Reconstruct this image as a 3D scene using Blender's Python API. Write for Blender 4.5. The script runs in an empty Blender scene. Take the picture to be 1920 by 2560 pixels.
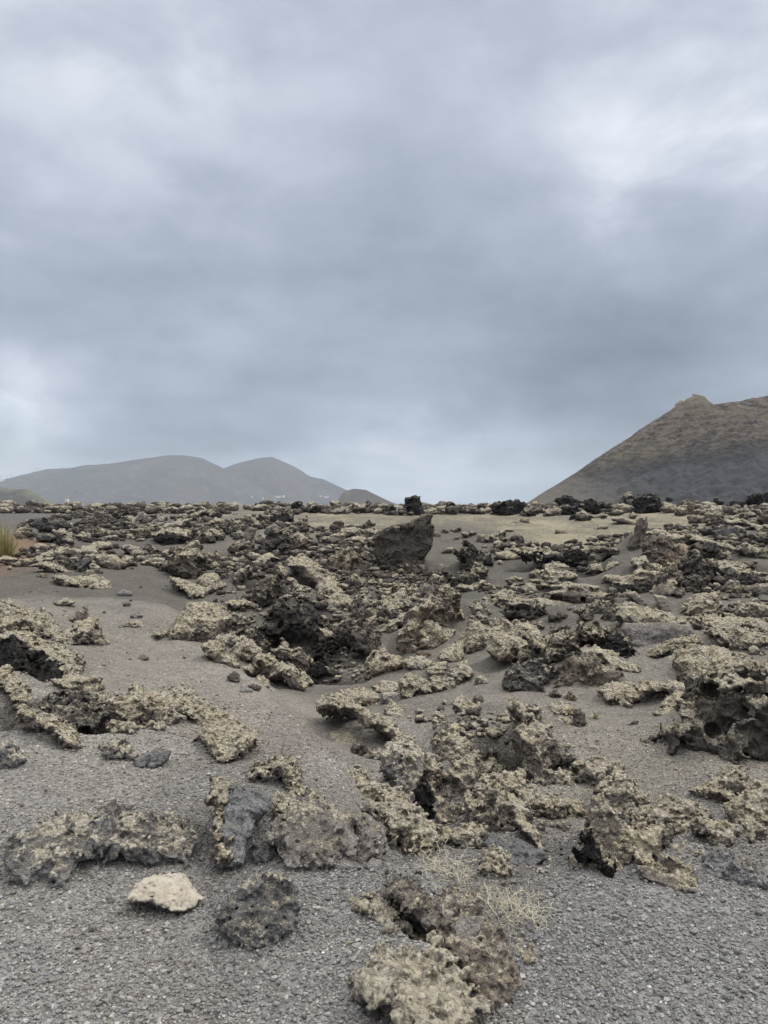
import bpy, math, random
import numpy as np
from mathutils import Vector

# ------------------------------------------------------------------ camera, sky, sun, exposure
F = 1849.0            # focal length in pixels of the 1920 x 2560 photograph
HV = 1262.0           # pixel row of the horizon
EYE = 1.6
scene = bpy.context.scene
cam_data = bpy.data.cameras.new("camera")
cam_data.sensor_width = 36.0
cam_data.sensor_fit = 'AUTO'
cam_data.lens = 36.0 * F / 2560.0
cam_data.shift_y = (HV - 1280.0) / 2560.0
cam_data.clip_start = 0.05
cam_data.clip_end = 60000
cam = bpy.data.objects.new("camera", cam_data)
cam.location = (0, 0, EYE)
cam.rotation_euler = (math.radians(90), 0, 0)
scene.collection.objects.link(cam)
scene.camera = cam
scene.view_settings.view_transform = 'Standard'
scene.view_settings.look = 'None'
scene.view_settings.gamma = 1.0
scene.view_settings.exposure = 0.3
scene.cycles.use_denoising = True
scene.cycles.max_bounces = 6
scene.cycles.diffuse_bounces = 2
scene.cycles.glossy_bounces = 2
scene.cycles.volume_bounces = 1
scene.cycles.volume_step_rate = 8.0

SUN_DIR = Vector((0.62, 0.12, 0.85)).normalized()      # towards the sun
sun_data = bpy.data.lights.new("sun", 'SUN')
sun_data.energy = 1.5
sun_data.angle = math.radians(11)
sun_data.color = (1.0, 0.96, 0.90)
sun = bpy.data.objects.new("sun", sun_data)
sun.rotation_euler = SUN_DIR.to_track_quat('Z', 'Y').to_euler()
scene.collection.objects.link(sun)


class NT:
    """small helper round a node tree"""
    def __init__(s, tree):
        s.t = tree
        s.n = tree.nodes
    def new(s, typ, **kw):
        n = s.n.new(typ)
        for k, v in kw.items():
            setattr(n, k, v)
        return n
    def put(s, sock, v):
        if v is None:
            return
        if hasattr(v, 'is_linked') or isinstance(v, bpy.types.NodeSocket):
            s.t.links.new(v, sock)
        else:
            sock.default_value = v
    def math(s, op, a, b=None, c=None, clamp=False):
        n = s.new('ShaderNodeMath', operation=op)
        n.use_clamp = clamp
        s.put(n.inputs[0], a)
        s.put(n.inputs[1], b)
        s.put(n.inputs[2], c)
        return n.outputs[0]
    def vec(s, op, a, b=None, out=0):
        n = s.new('ShaderNodeVectorMath', operation=op)
        s.put(n.inputs[0], a)
        if b is not None:
            s.put(n.inputs['Scale' if op == 'SCALE' else 1], b)
        return n.outputs[out]
    def noise(s, vec, scale, detail=4, rough=.5, out='Fac', dist=0.0):
        n = s.new('ShaderNodeTexNoise')
        s.put(n.inputs['Vector'], vec)
        s.put(n.inputs['Scale'], scale)
        n.inputs['Detail'].default_value = detail
        n.inputs['Roughness'].default_value = rough
        n.inputs['Distortion'].default_value = dist
        return n.outputs[out]
    def voro(s, vec, scale, feature='F1', out='Distance', rand=1.0):
        n = s.new('ShaderNodeTexVoronoi', feature=feature)
        s.put(n.inputs['Vector'], vec)
        s.put(n.inputs['Scale'], scale)
        n.inputs['Randomness'].default_value = rand
        return n.outputs[out]
    def ramp(s, fac, stops, interp='LINEAR'):
        n = s.new('ShaderNodeValToRGB')
        n.color_ramp.interpolation = interp
        e = n.color_ramp.elements
        while len(e) < len(stops):
            e.new(0.5)
        for q, (p, c) in zip(e, stops):
            q.position = p
            q.color = (c[0], c[1], c[2], 1) if hasattr(c, '__len__') else (c, c, c, 1)
        s.put(n.inputs[0], fac)
        return n.outputs[0]
    def mix(s, fac, a, b, mode='MIX'):
        n = s.new('ShaderNodeMix', data_type='RGBA', blend_type=mode)
        s.put(n.inputs[0], fac)
        for sock, v in ((n.inputs[6], a), (n.inputs[7], b)):
            if isinstance(v, (tuple, list)):
                v = (v[0], v[1], v[2], 1)
            s.put(sock, v)
        return n.outputs[2]
    def smooth(s, x, lo, hi):
        n = s.new('ShaderNodeMapRange', interpolation_type='SMOOTHSTEP')
        s.put(n.inputs['Value'], x)
        s.put(n.inputs['From Min'], lo)
        s.put(n.inputs['From Max'], hi)
        return n.outputs[0]
    def bump(s, h, strength, dist, normal=None):
        n = s.new('ShaderNodeBump')
        s.put(n.inputs['Height'], h)
        n.inputs['Strength'].default_value = strength
        n.inputs['Distance'].default_value = dist
        if normal is not None:
            s.put(n.inputs['Normal'], normal)
        return n.outputs[0]


def pdir(u, v):
    """direction in the world of a point of the photograph"""
    return Vector(((u - 960) / F, 1.0, (HV - v) / F)).normalized()


world = bpy.data.worlds.new("World")
scene.world = world
world.use_nodes = True
w = NT(world.node_tree)
w.n.clear()
sky = w.new('ShaderNodeTexSky', sky_type='NISHITA')
sky.sun_disc = False
sky.sun_elevation = math.asin(SUN_DIR.z)
sky.sun_rotation = math.atan2(SUN_DIR.x, SUN_DIR.y)
tc = w.new('ShaderNodeTexCoord')
d0 = tc.outputs['Generated']
sep = w.new('ShaderNodeSeparateXYZ')
w.put(sep.inputs[0], d0)
zc = w.math('MAXIMUM', sep.outputs[2], 0.0)
den = w.math('ADD', zc, 0.16)
comb = w.new('ShaderNodeCombineXYZ')
w.put(comb.inputs[0], w.math('DIVIDE', sep.outputs[0], den))
w.put(comb.inputs[1], w.math('DIVIDE', sep.outputs[1], den))
cp = comb.outputs[0]
n1 = w.noise(cp, 1.1, 3, .45)
dq = w.vec('MULTIPLY', d0, (1, 1, 1.9))
n2 = w.noise(w.vec('ADD', dq, (7.3, 2.1, 0)), 5.0, 9, .56, dist=.25)
n3 = w.noise(w.vec('ADD', dq, (1.3, 9.1, 0)), 13.0, 8, .6, dist=.2)
# broad light and dark cloud masses: wide soft lobes round given directions of the sky
wob = w.vec('SUBTRACT', w.noise(d0, 3.0, 4, .5, 'Color'), (.5, .5, .5))
wob2 = w.vec('SUBTRACT', w.noise(d0, 10.0, 4, .55, 'Color'), (.5, .5, .5))
dd = w.vec('NORMALIZE', w.vec('ADD', w.vec('ADD', d0, w.vec('SCALE', wob, .26)), w.vec('SCALE', wob2, .10)))
LOBES = [  # u, v, tightness, gain
    (1480, 290, 320, .12), (1770, 220, 200, .12), (1560, 450, 420, .08), (1800, 330, 420, .06), (1880, 60, 60, .05),
    (300, 160, 40, .07), (420, 330, 90, .04), (150, 20, 40, .05),
    (760, 350, 100, .02), (60, 1000, 520, .15), (60, 1090, 700, .14), (200, 1010, 400, .08),
    (520, 860, 160, .06), (1000, 930, 120, .05), (1010, 1200, 220, .16), (1120, 1190, 260, .13), (820, 1150, 300, .06),
    (1350, 700, 90, .06), (250, 960, 300, .05),
    (1500, 1000, 80, -0.088), (1050, 1060, 200, -0.068), (600, 1040, 180, -0.054), (1750, 820, 60, -0.054), (1830, 880, 120, -0.034),
    (150, 860, 120, -0.054), (400, 640, 60, -0.041), (1050, 600, 60, -0.034), (1000, 500, 60, -0.014), (1300, 900, 120, -0.041),
    (700, 1000, 160, -0.034), (330, 780, 100, -0.020), (1850, 560, 120, .02), (1130, 120, 60, -0.020),
]
acc = None
for (lu, lv, k, gain) in LOBES:
    dv = pdir(lu, lv)
    dt = w.vec('DOT_PRODUCT', dd, tuple(dv), out=1)
    g = w.math('MULTIPLY', w.math('POWER', w.math('MAXIMUM', dt, 0.0), float(k)), gain)
    acc = g if acc is None else w.math('ADD', acc, g)
acc = w.math('MULTIPLY', acc, w.math('MULTIPLY_ADD', w.smooth(n2, .3, .7), .9, .55))
base = w.math('ADD', w.math('MULTIPLY', w.math('SUBTRACT', n1, .5), .24), w.math('ADD', w.math('MULTIPLY', w.math('SUBTRACT', w.smooth(n2, .28, .72), .5), .095), w.math('MULTIPLY', w.math('SUBTRACT', n3, .5), .085)))
# brighter overhead as overcast skies are; extra light added there and behind the camera
over = w.math('MULTIPLY', w.smooth(zc, .56, 1.0), 2.5)
back = w.math('MULTIPLY', w.smooth(w.math('MULTIPLY', sep.outputs[1], -1.0), -.2, .8), .30)
lum = w.math('ADD', w.math('ADD', w.math('ADD', base, acc), w.math('MULTIPLY_ADD', w.smooth(zc, .18, .55), .095, .352)), w.math('ADD', over, back))
tint = w.ramp(lum, [(.20, (.835, .975, 1.245)), (.37, (.870, .983, 1.195)), (.62, (.93, .992, 1.11)), (1.0, (1., 1., 1.))])
cl = w.new('ShaderNodeVectorMath', operation='SCALE')
w.put(cl.inputs[0], tint)
w.put(cl.inputs['Scale'], w.math('MULTIPLY', w.math('MAXIMUM', lum, .12), 10.0))
blue = w.math('POWER', w.math('MAXIMUM', w.vec('DOT_PRODUCT', dd, tuple(pdir(10, 1150)), out=1), 0.0), 600.0)
col = w.mix(w.math('MULTIPLY_ADD', blue, -.45, .96), sky.outputs[0], cl.outputs[0])
bg = w.new('ShaderNodeBackground')
w.put(bg.inputs[0], col)
bg.inputs[1].default_value = 0.1
wo = w.new('ShaderNodeOutputWorld')
w.t.links.new(bg.outputs[0], wo.inputs[0])

# ------------------------------------------------------------------ helpers
RNG = np.random.default_rng(7)


def mesh_obj(name, verts, faces, mat, parent=None, smooth=True, attrs=None, loc=None):
    """one mesh object; faces is an (n,3) or (n,4) integer array, or a list of such arrays"""
    me = bpy.data.meshes.new(name)
    verts = np.asarray(verts, np.float32)
    if loc is not None:
        verts = verts - np.asarray(loc, np.float32)
    if not isinstance(faces, list):
        faces = [faces]
    faces = [np.asarray(f, np.int32) for f in faces if len(f)]
    nl = sum(f.size for f in faces)
    nf = sum(len(f) for f in faces)
    me.vertices.add(len(verts))
    me.vertices.foreach_set('co', verts.ravel())
    me.loops.add(nl)
    me.loops.foreach_set('vertex_index', np.concatenate([f.ravel() for f in faces]))
    me.polygons.add(nf)
    sizes = np.concatenate([np.full(len(f), f.shape[1], np.int32) for f in faces])
    starts = np.concatenate([[0], np.cumsum(sizes)[:-1]]).astype(np.int32)
    me.polygons.foreach_set('loop_start', starts)
    me.polygons.foreach_set('loop_total', sizes)
    me.polygons.foreach_set('use_smooth', np.full(nf, smooth, bool))
    for k, a in (attrs or {}).items():
        a = np.asarray(a, np.float32)
        if a.ndim == 1:
            at = me.attributes.new(k, 'FLOAT', 'POINT')
            at.data.foreach_set('value', a)
        else:
            at = me.attributes.new(k, 'FLOAT_COLOR', 'POINT')
            if a.shape[1] == 3:
                a = np.concatenate([a, np.ones((len(a), 1), np.float32)], 1)
            at.data.foreach_set('color', a.ravel())
    me.update(calc_edges=True)
    me.validate(clean_customdata=False)
    if mat is not None:
        me.materials.append(mat)
    ob = bpy.data.objects.new(name, me)
    if loc is not None:
        ob.location = loc
    scene.collection.objects.link(ob)
    if parent is not None:
        ob.parent = parent
        if loc is None:
            ob.matrix_parent_inverse.identity()
    return ob


def tag(o, label=None, cat=None, group=None, kind=None):
    if label:
        o['label'] = label
    if cat:
        o['category'] = cat
    if group:
        o['group'] = group
    if kind:
        o['kind'] = kind
    return o


_GT = RNG.normal(size=(32, 32, 32, 3)).astype(np.float32)
_GT /= np.linalg.norm(_GT, axis=-1, keepdims=True)
_GT = _GT.reshape(-1, 3)


def gnoise(p):
    """gradient noise at points p (n,3), about -0.7..0.7"""
    p = np.asarray(p, np.float32)
    i = np.floor(p).astype(np.int32)
    f = p - i
    w_ = f * f * f * (f * (f * 6 - 15) + 10)
    out = np.zeros(len(p), np.float32)
    for cx in (0, 1):
        wx = w_[:, 0] if cx else 1 - w_[:, 0]
        for cy in (0, 1):
            wy = w_[:, 1] if cy else 1 - w_[:, 1]
            for cz in (0, 1):
                wz = w_[:, 2] if cz else 1 - w_[:, 2]
                idx = (((i[:, 0] + cx) & 31) * 32 + ((i[:, 1] + cy) & 31)) * 32 + ((i[:, 2] + cz) & 31)
                g = _GT[idx]
                dt = g[:, 0] * (f[:, 0] - cx) + g[:, 1] * (f[:, 1] - cy) + g[:, 2] * (f[:, 2] - cz)
                out += wx * wy * wz * dt
    return out


def gfbm(p, octaves=4, lac=2.03, gain=.5):
    a, s, out = 1.0, 1.0, 0
    for k in range(octaves):
        out = out + a * gnoise(p * s + 11.3 * k)
        a *= gain
        s *= lac
    return out


def sstep(x, a, b):
    t = np.clip((x - a) / (b - a), 0, 1)
    return t * t * (3 - 2 * t)
# ------------------------------------------------------------------ materials
def new_mat(name):
    m = bpy.data.materials.new(name)
    m.use_nodes = True
    t = NT(m.node_tree)
    b = m.node_tree.nodes['Principled BSDF']
    b.inputs['Roughness'].default_value = .95
    b.inputs['Specular IOR Level'].default_value = .15
    return m, t, b


def ground_material():
    m, t, b = new_mat('lapilli_ground')
    pos = t.new('ShaderNodeNewGeometry').outputs['Position']
    at = t.new('ShaderNodeAttribute', attribute_name='tone')
    ly = t.new('ShaderNodeAttribute', attribute_name='lichen')
    # grains of two sizes; each grain has its own grey
    c1 = t.voro(pos, 85, 'F1', 'Color')
    c2 = t.voro(pos, 42, 'F1', 'Color')
    s1 = t.new('ShaderNodeSeparateXYZ'); t.put(s1.inputs[0], c1)
    s2 = t.new('ShaderNodeSeparateXYZ'); t.put(s2.inputs[0], c2)
    g1 = t.math('MULTIPLY_ADD', s1.outputs[0], .75, .62)
    big = t.smooth(t.math('ADD', s2.outputs[1], 0), .80, .82)
    g2 = t.math('MULTIPLY_ADD', s2.outputs[0], .9, .55)
    gm = t.new('ShaderNodeMix', data_type='FLOAT')
    t.put(gm.inputs[0], big); t.put(gm.inputs[2], g1); t.put(gm.inputs[3], g2)
    pale = t.math('MULTIPLY', t.smooth(s1.outputs[1], .965, .985), 1.1)
    val = t.math('ADD', gm.outputs[0], pale)
    blot = t.noise(pos, 1.3, 5, .6)
    blot2 = t.noise(pos, 7.0, 4, .6)
    mul = t.math('MULTIPLY', t.math('MULTIPLY_ADD', blot, .7, .65), t.math('MULTIPLY_ADD', blot2, .6, .7))
    val = t.math('MULTIPLY', val, mul)
    sc = t.new('ShaderNodeVectorMath', operation='SCALE')
    t.put(sc.inputs[0], at.outputs['Color']); t.put(sc.inputs['Scale'], t.math('MULTIPLY', val, 1.38))
    hue = t.mix(t.math('MULTIPLY', s1.outputs[2], .35), sc.outputs[0], t.mix(1.0, sc.outputs[0], (1.25, 1.0, .74), 'MULTIPLY'))
    # crusts of pale lichen on the ash
    ln = t.math('ADD', t.math('MULTIPLY', t.noise(pos, 5.5, 6, .68), .5), t.math('MULTIPLY', t.noise(t.vec('MULTIPLY', pos, (1, .55, 1)), .42, 6, .62), .5))
    ln2 = t.noise(pos, 34, 3, .6)
    lf = t.math('ADD', t.math('ADD', ly.outputs['Fac'], t.math('MULTIPLY', t.math('SUBTRACT', ln, .5), 2.6)), t.math('MULTIPLY', t.math('SUBTRACT', ln2, .5), .9))
    lm = t.math('MULTIPLY', t.smooth(lf, .38, .75), .9)
    lcol = t.mix(ln2, (.21, .185, .12), (.36, .325, .225))
    col = t.mix(lm, hue, lcol)
    t.put(b.inputs['Base Color'], col)
    d1 = t.voro(pos, 85, 'F1')
    d2 = t.voro(pos, 42, 'F1')
    h = t.math('ADD', t.math('MULTIPLY', d1, -.012), t.math('MULTIPLY', t.math('MULTIPLY', d2, -.02), .6))
    h = t.math('ADD', h, t.math('MULTIPLY', t.noise(pos, 9, 6, .65), .05))
    h = t.math('ADD', h, t.math('MULTIPLY', t.math('MULTIPLY', lm, ln2), .03))
    t.put(b.inputs['Normal'], t.bump(h, .9, 1.0))
    return m


def rock_material(name='lava_rock', fresh=False):
    """dark clinkery basalt under a pale crust of lichen; object colour: R lichen cover, G warmth, B brightness of the stone"""
    m, t, b = new_mat(name)
    geo = t.new('ShaderNodeNewGeometry')
    pos = geo.outputs['Position']
    oi = t.new('ShaderNodeObjectInfo')
    oc = t.new('ShaderNodeSeparateXYZ'); t.put(oc.inputs[0], oi.outputs['Color'])
    nz = t.new('ShaderNodeSeparateXYZ'); t.put(nz.inputs[0], geo.outputs['Normal'])
    vs = t.new('ShaderNodeAttribute', attribute_name='grain')       # size of one nodule in metres
    sc = t.math('DIVIDE', 1.0, t.math('MAXIMUM', vs.outputs['Fac'], .004))
    pv = t.vec('SCALE', pos, sc)
    nA = t.noise(pv, .16, 5, .62)
    nB = t.noise(pv, .9, 5, .65)
    nC = t.noise(pv, 2.6, 4, .6)
    cell = t.voro(pv, 1.0, 'F1')
    cellc = t.new('ShaderNodeSeparateXYZ'); t.put(cellc.inputs[0], t.voro(pv, 1.0, 'F1', 'Color'))
    stone_a = t.mix(oc.outputs[1], (.112, .113, .117), (.146, .117, .092))
    stone = t.mix(t.smooth(t.math('ADD', t.math('MULTIPLY', nB, .65), t.math('MULTIPLY', nC, .35)), .34, .64), t.mix(1.0, stone_a, (.48, .48, .49), 'MULTIPLY'), t.mix(1.0, stone_a, (1.6, 1.56, 1.5), 'MULTIPLY'))
    st = t.new('ShaderNodeVectorMath', operation='SCALE')
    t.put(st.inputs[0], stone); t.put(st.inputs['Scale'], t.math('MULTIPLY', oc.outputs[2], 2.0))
    # rusty blotches
    rust = t.math('MULTIPLY', t.smooth(t.noise(t.vec('ADD', pv, (31, 7, 3)), .22, 4, .6), .56, .72), t.math('MULTIPLY', oc.outputs[1], .7))
    stone2 = t.mix(rust, st.outputs[0], (.14, .085, .056))
    # lichen on what faces the sky, broken up; also paints lit tops, dark sides
    tp = t.new('ShaderNodeAttribute', attribute_name='top')       # how much the face as a whole looks up
    up = t.math('ADD', t.math('MULTIPLY_ADD', nz.outputs[2], .30, -.34), t.math('MULTIPLY', tp.outputs['Fac'], .62))
    lf = t.math('ADD', up, t.math('MULTIPLY_ADD', oc.outputs[0], 1.25, -.50))
    lf = t.math('ADD', lf, t.math('MULTIPLY', t.math('SUBTRACT', nA, .5), 1.0))
    lf = t.math('ADD', lf, t.math('MULTIPLY', t.math('SUBTRACT', nB, .5), 1.2))
    lf = t.math('ADD', lf, t.math('MULTIPLY', t.math('SUBTRACT', nC, .5), 1.1))
    lm = t.math('MULTIPLY', t.smooth(lf, -.04, .50), .96)
    l1 = t.mix(cellc.outputs[0], (.26, .231, .176), (.465, .418, .325))
    l1 = t.mix(t.math('MULTIPLY', t.smooth(cellc.outputs[1], .7, .9), .6), l1, (.54, .51, .42))
    yel = t.smooth(t.noise(t.vec('ADD', pv, (3, 17, 9)), .12, 3, .5), .42, .62)
    l2 = t.mix(t.math('MULTIPLY', yel, t.math('MULTIPLY', t.smooth(oc.outputs[1], .08, .5), .6)), l1, t.mix(1.0, l1, (1.03, .985, .84), 'MULTIPLY'))
    gap = t.smooth(cell, .50, .78)
    l3 = t.mix(t.math('MULTIPLY', gap, .5), l2, stone2)
    col = t.mix(lm, stone2, l3)
    t.put(b.inputs['Base Color'], col)
    hn = t.math('ADD', t.math('MULTIPLY', cell, -1.0), t.math('MULTIPLY', nC, .8))
    hb = t.math('ADD', t.math('MULTIPLY', nB, 1.2), t.math('MULTIPLY', nC, .8))
    hm = t.new('ShaderNodeMix', data_type='FLOAT')
    t.put(hm.inputs[0], lm); t.put(hm.inputs[2], hb); t.put(hm.inputs[3], hn)
    t.put(b.inputs['Normal'], t.bump(t.math('MULTIPLY', hm.outputs[0], vs.outputs['Fac']), 1.0, 1.3))
    return m


def plain_mat(name, a, b_, scale, rough=.9, bump=0.0, bdist=.02, detail=5):
    m, t, b = new_mat(name)
    pos = t.new('ShaderNodeNewGeometry').outputs['Position']
    n = t.noise(pos, scale, detail, .62)
    t.put(b.inputs['Base Color'], t.mix(t.smooth(n, .28, .72), a, b_))
    b.inputs['Roughness'].default_value = rough
    if bump:
        t.put(b.inputs['Normal'], t.bump(n, bump, bdist))
    return m


M_GROUND = ground_material()
M_ROCK = rock_material()
# ------------------------------------------------------------------ ground
COLS = {
    0: [(2560, 2.28), (2200, 3.1), (2000, 3.95), (1850, 5.0), (1750, 6.2), (1640, 8.3), (1540, 11), (1480, 14.5), (1400, 23), (1340, 34), (1300, 48), (1280, 75), (1270, 110)],
    400: [(2560, 2.28), (2250, 3.0), (2100, 3.5), (1950, 4.4), (1850, 5.3), (1750, 6.8), (1650, 9.2), (1560, 12.5), (1500, 16), (1440, 21), (1380, 29), (1330, 40), (1295, 55), (1275, 80)],
    760: [(2560, 2.28), (2300, 2.85), (2150, 3.35), (2000, 4.4), (1900, 5.4), (1800, 7.0), (1700, 10), (1650, 13.2), (1600, 16), (1500, 19.5), (1430, 24), (1370, 30), (1320, 40), (1290, 55), (1275, 75)],
    960: [(2560, 2.28), (2350, 2.72), (2200, 3.15), (2130, 3.6), (2050, 4.4), (1950, 5.5), (1850, 6.9), (1750, 9.0), (1680, 12), (1620, 15.5), (1540, 18.5), (1450, 23), (1390, 28), (1320, 39), (1290, 52), (1275, 75)],
    1200: [(2560, 2.28), (2300, 2.85), (2180, 3.25), (2120, 3.7), (2050, 4.5), (1950, 5.5), (1850, 6.6), (1750, 8.6), (1680, 10.8), (1600, 14.), (1520, 17.5), (1440, 23), (1380, 29.5), (1320, 40), (1290, 54), (1275, 72)],
    1480: [(2560, 2.28), (2250, 3.0), (2165, 3.3), (2120, 3.75), (2050, 4.5), (1950, 5.5), (1850, 6.5), (1750, 8.2), (1650, 10.5), (1570, 13.5), (1500, 17), (1420, 23), (1360, 31), (1310, 43), (1285, 58), (1272, 72)],
    1750: [(2560, 2.28), (2250, 3.), (2150, 3.35), (2080, 4.), (1980, 5), (1880, 6), (1780, 7.4), (1680, 9.3), (1600, 11.5), (1530, 14), (1460, 18), (1400, 23), (1350, 31), (1310, 41), (1285, 54), (1270, 68)],
}
COLS[-700] = COLS[-300] = COLS[0]
COLS[2150] = COLS[2600] = COLS[1750]
_cp = []
for u_, lst in COLS.items():
    for v_, y_ in lst:
        _cp.append(((u_ - 960) / F * y_, y_, EYE - (v_ - HV) / F * y_))
    for y_, z_ in ((150, 1.15), (300, .9), (1.2, 0.0), (.6, 0.0)):
        _cp.append(((u_ - 960) / F * y_, y_, z_))
_cp = np.array(_cp)


def _tp(x, y):
    r = np.hypot(x, y)
    return np.stack([np.arctan2(x, np.maximum(y, 1e-3)) * 2.2, np.log(np.maximum(r, .5))], -1)


_cq = _tp(_cp[:, 0], _cp[:, 1])
_K = np.sqrt(((_cq[:, None] - _cq[None]) ** 2).sum(-1) + .012)
_n = len(_cq)
_A = np.zeros((_n + 3, _n + 3))
_A[:_n, :_n] = _K + np.eye(_n) * -.01
_A[:_n, _n] = 1; _A[:_n, _n + 1:] = _cq
_A[_n, :_n] = 1; _A[_n + 1:, :_n] = _cq.T
_wt = np.linalg.solve(_A, np.concatenate([_cp[:, 2], [0, 0, 0]]))

# pits (hollows under crusts): u, v of the centre, depth as Y, radius (m), how deep (m)
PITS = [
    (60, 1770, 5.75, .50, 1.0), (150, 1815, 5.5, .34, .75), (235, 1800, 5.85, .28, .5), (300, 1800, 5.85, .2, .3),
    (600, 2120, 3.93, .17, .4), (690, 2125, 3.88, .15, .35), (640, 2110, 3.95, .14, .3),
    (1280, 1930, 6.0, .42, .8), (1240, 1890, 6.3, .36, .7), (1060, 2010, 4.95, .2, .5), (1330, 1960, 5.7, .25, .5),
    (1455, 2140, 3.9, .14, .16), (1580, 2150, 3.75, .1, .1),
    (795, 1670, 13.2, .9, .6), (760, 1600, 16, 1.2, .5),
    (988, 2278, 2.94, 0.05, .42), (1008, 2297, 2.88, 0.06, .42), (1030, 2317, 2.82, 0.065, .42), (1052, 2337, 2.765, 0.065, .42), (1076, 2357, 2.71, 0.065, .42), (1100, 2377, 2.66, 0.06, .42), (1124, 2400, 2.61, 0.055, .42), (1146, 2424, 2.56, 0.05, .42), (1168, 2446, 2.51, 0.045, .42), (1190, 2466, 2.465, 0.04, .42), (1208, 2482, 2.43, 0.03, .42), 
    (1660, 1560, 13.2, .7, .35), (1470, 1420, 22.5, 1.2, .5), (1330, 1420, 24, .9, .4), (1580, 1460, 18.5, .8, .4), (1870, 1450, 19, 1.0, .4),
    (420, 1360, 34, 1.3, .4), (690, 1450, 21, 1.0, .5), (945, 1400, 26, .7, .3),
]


def base_h(x, y):
    x = np.asarray(x, np.float64); y = np.asarray(y, np.float64)
    shp = x.shape
    x = x.ravel(); y = y.ravel()
    out = np.empty(len(x))
    for s in range(0, len(x), 60000):
        q = _tp(x[s:s + 60000], y[s:s + 60000])
        q[:, 0] = np.clip(q[:, 0], -1.9, 1.9)
        q[:, 1] = np.minimum(q[:, 1], math.log(320))
        r = np.sqrt(((q[:, None] - _cq[None]) ** 2).sum(-1) + .012)
        out[s:s + 60000] = r @ _wt[:_n] + _wt[_n] + q @ _wt[_n + 1:]
    r = np.hypot(x, y)
    back = sstep(-y, -1.5, 3)
    out = out * (1 - back) + 0 * back
    far = sstep(r, 200, 1500)
    out = out * (1 - far) + .2 * far
    return out.reshape(shp)


# the brow of the ash slope on the left: the ground breaks down on its right side
BROW = [((u_ - 960) / F * y_, y_) for u_, y_ in ((330, 19.0), (470, 12.0), (590, 8.6), (700, 6.7), (790, 5.6), (850, 4.7))]


def brow_drop(x, y):
    best = np.full(x.shape, 1e9); side = np.zeros(x.shape)
    for (ax, ay), (bx, by) in zip(BROW[:-1], BROW[1:]):
        ex, ey = bx - ax, by - ay
        t = np.clip(((x - ax) * ex + (y - ay) * ey) / (ex * ex + ey * ey), 0, 1)
        dx, dy = x - ax - ex * t, y - ay - ey * t
        d = np.hypot(dx, dy)
        m = d < best
        best = np.where(m, d, best)
        side = np.where(m, ex * dy - ey * dx, side)
    k = np.clip(y / 8.0, .55, 1.8)
    s_ = np.where(side > 0, best, -best) / k
    ends = sstep(y, 4.4, 5.4) * (1 - sstep(y, 15, 20))
    return k * ends * (.10 * sstep(s_, -.9, 0) * (1 - sstep(s_, 0, .5)) - .26 * sstep(s_, .0, .75) * (1 - sstep(s_, .9, 2.6)))


def height(x, y, detail=True):
    x = np.asarray(x, np.float64); y = np.asarray(y, np.float64)
    z = base_h(x, y) + brow_drop(x, y)
    for (pu, pv, pY, pr, pd) in PITS:
        if pd <= 0:
            continue
        cx = (pu - 960) / F * pY
        d2 = ((x - cx) ** 2 + (y - pY) ** 2) / (pr * pr)
        m_ = d2 < 4
        z = z - np.where(m_, pd * np.clip(1 - d2 * .6, 0, 1) ** 1.3, 0)
    if detail:
        r = np.hypot(x, y)
        shp = x.shape
        p = np.stack([x.ravel(), y.ravel(), np.zeros(x.size)], -1).astype(np.float32)
        rough = (.42 + .75 * sstep(r, 4.5, 10)) * (1 - .55 * sstep(r, 60, 120)) * (1 - sstep(r, 300, 900))
        n_ = gnoise(p * .31 + 3.1) * .22 * sstep(r, 6, 14).ravel() + gnoise(p * .9 + 8.2) * .11 + gnoise(p * 2.7 + 1.7) * .035
        z = z + n_.reshape(shp) * rough
        z = z + (gnoise(p * 9.1) * .012 + gnoise(p * 31.) * .006 + gnoise(p * 70.) * .004).reshape(shp) * (1 - sstep(r, 30, 80))
    return z


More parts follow.
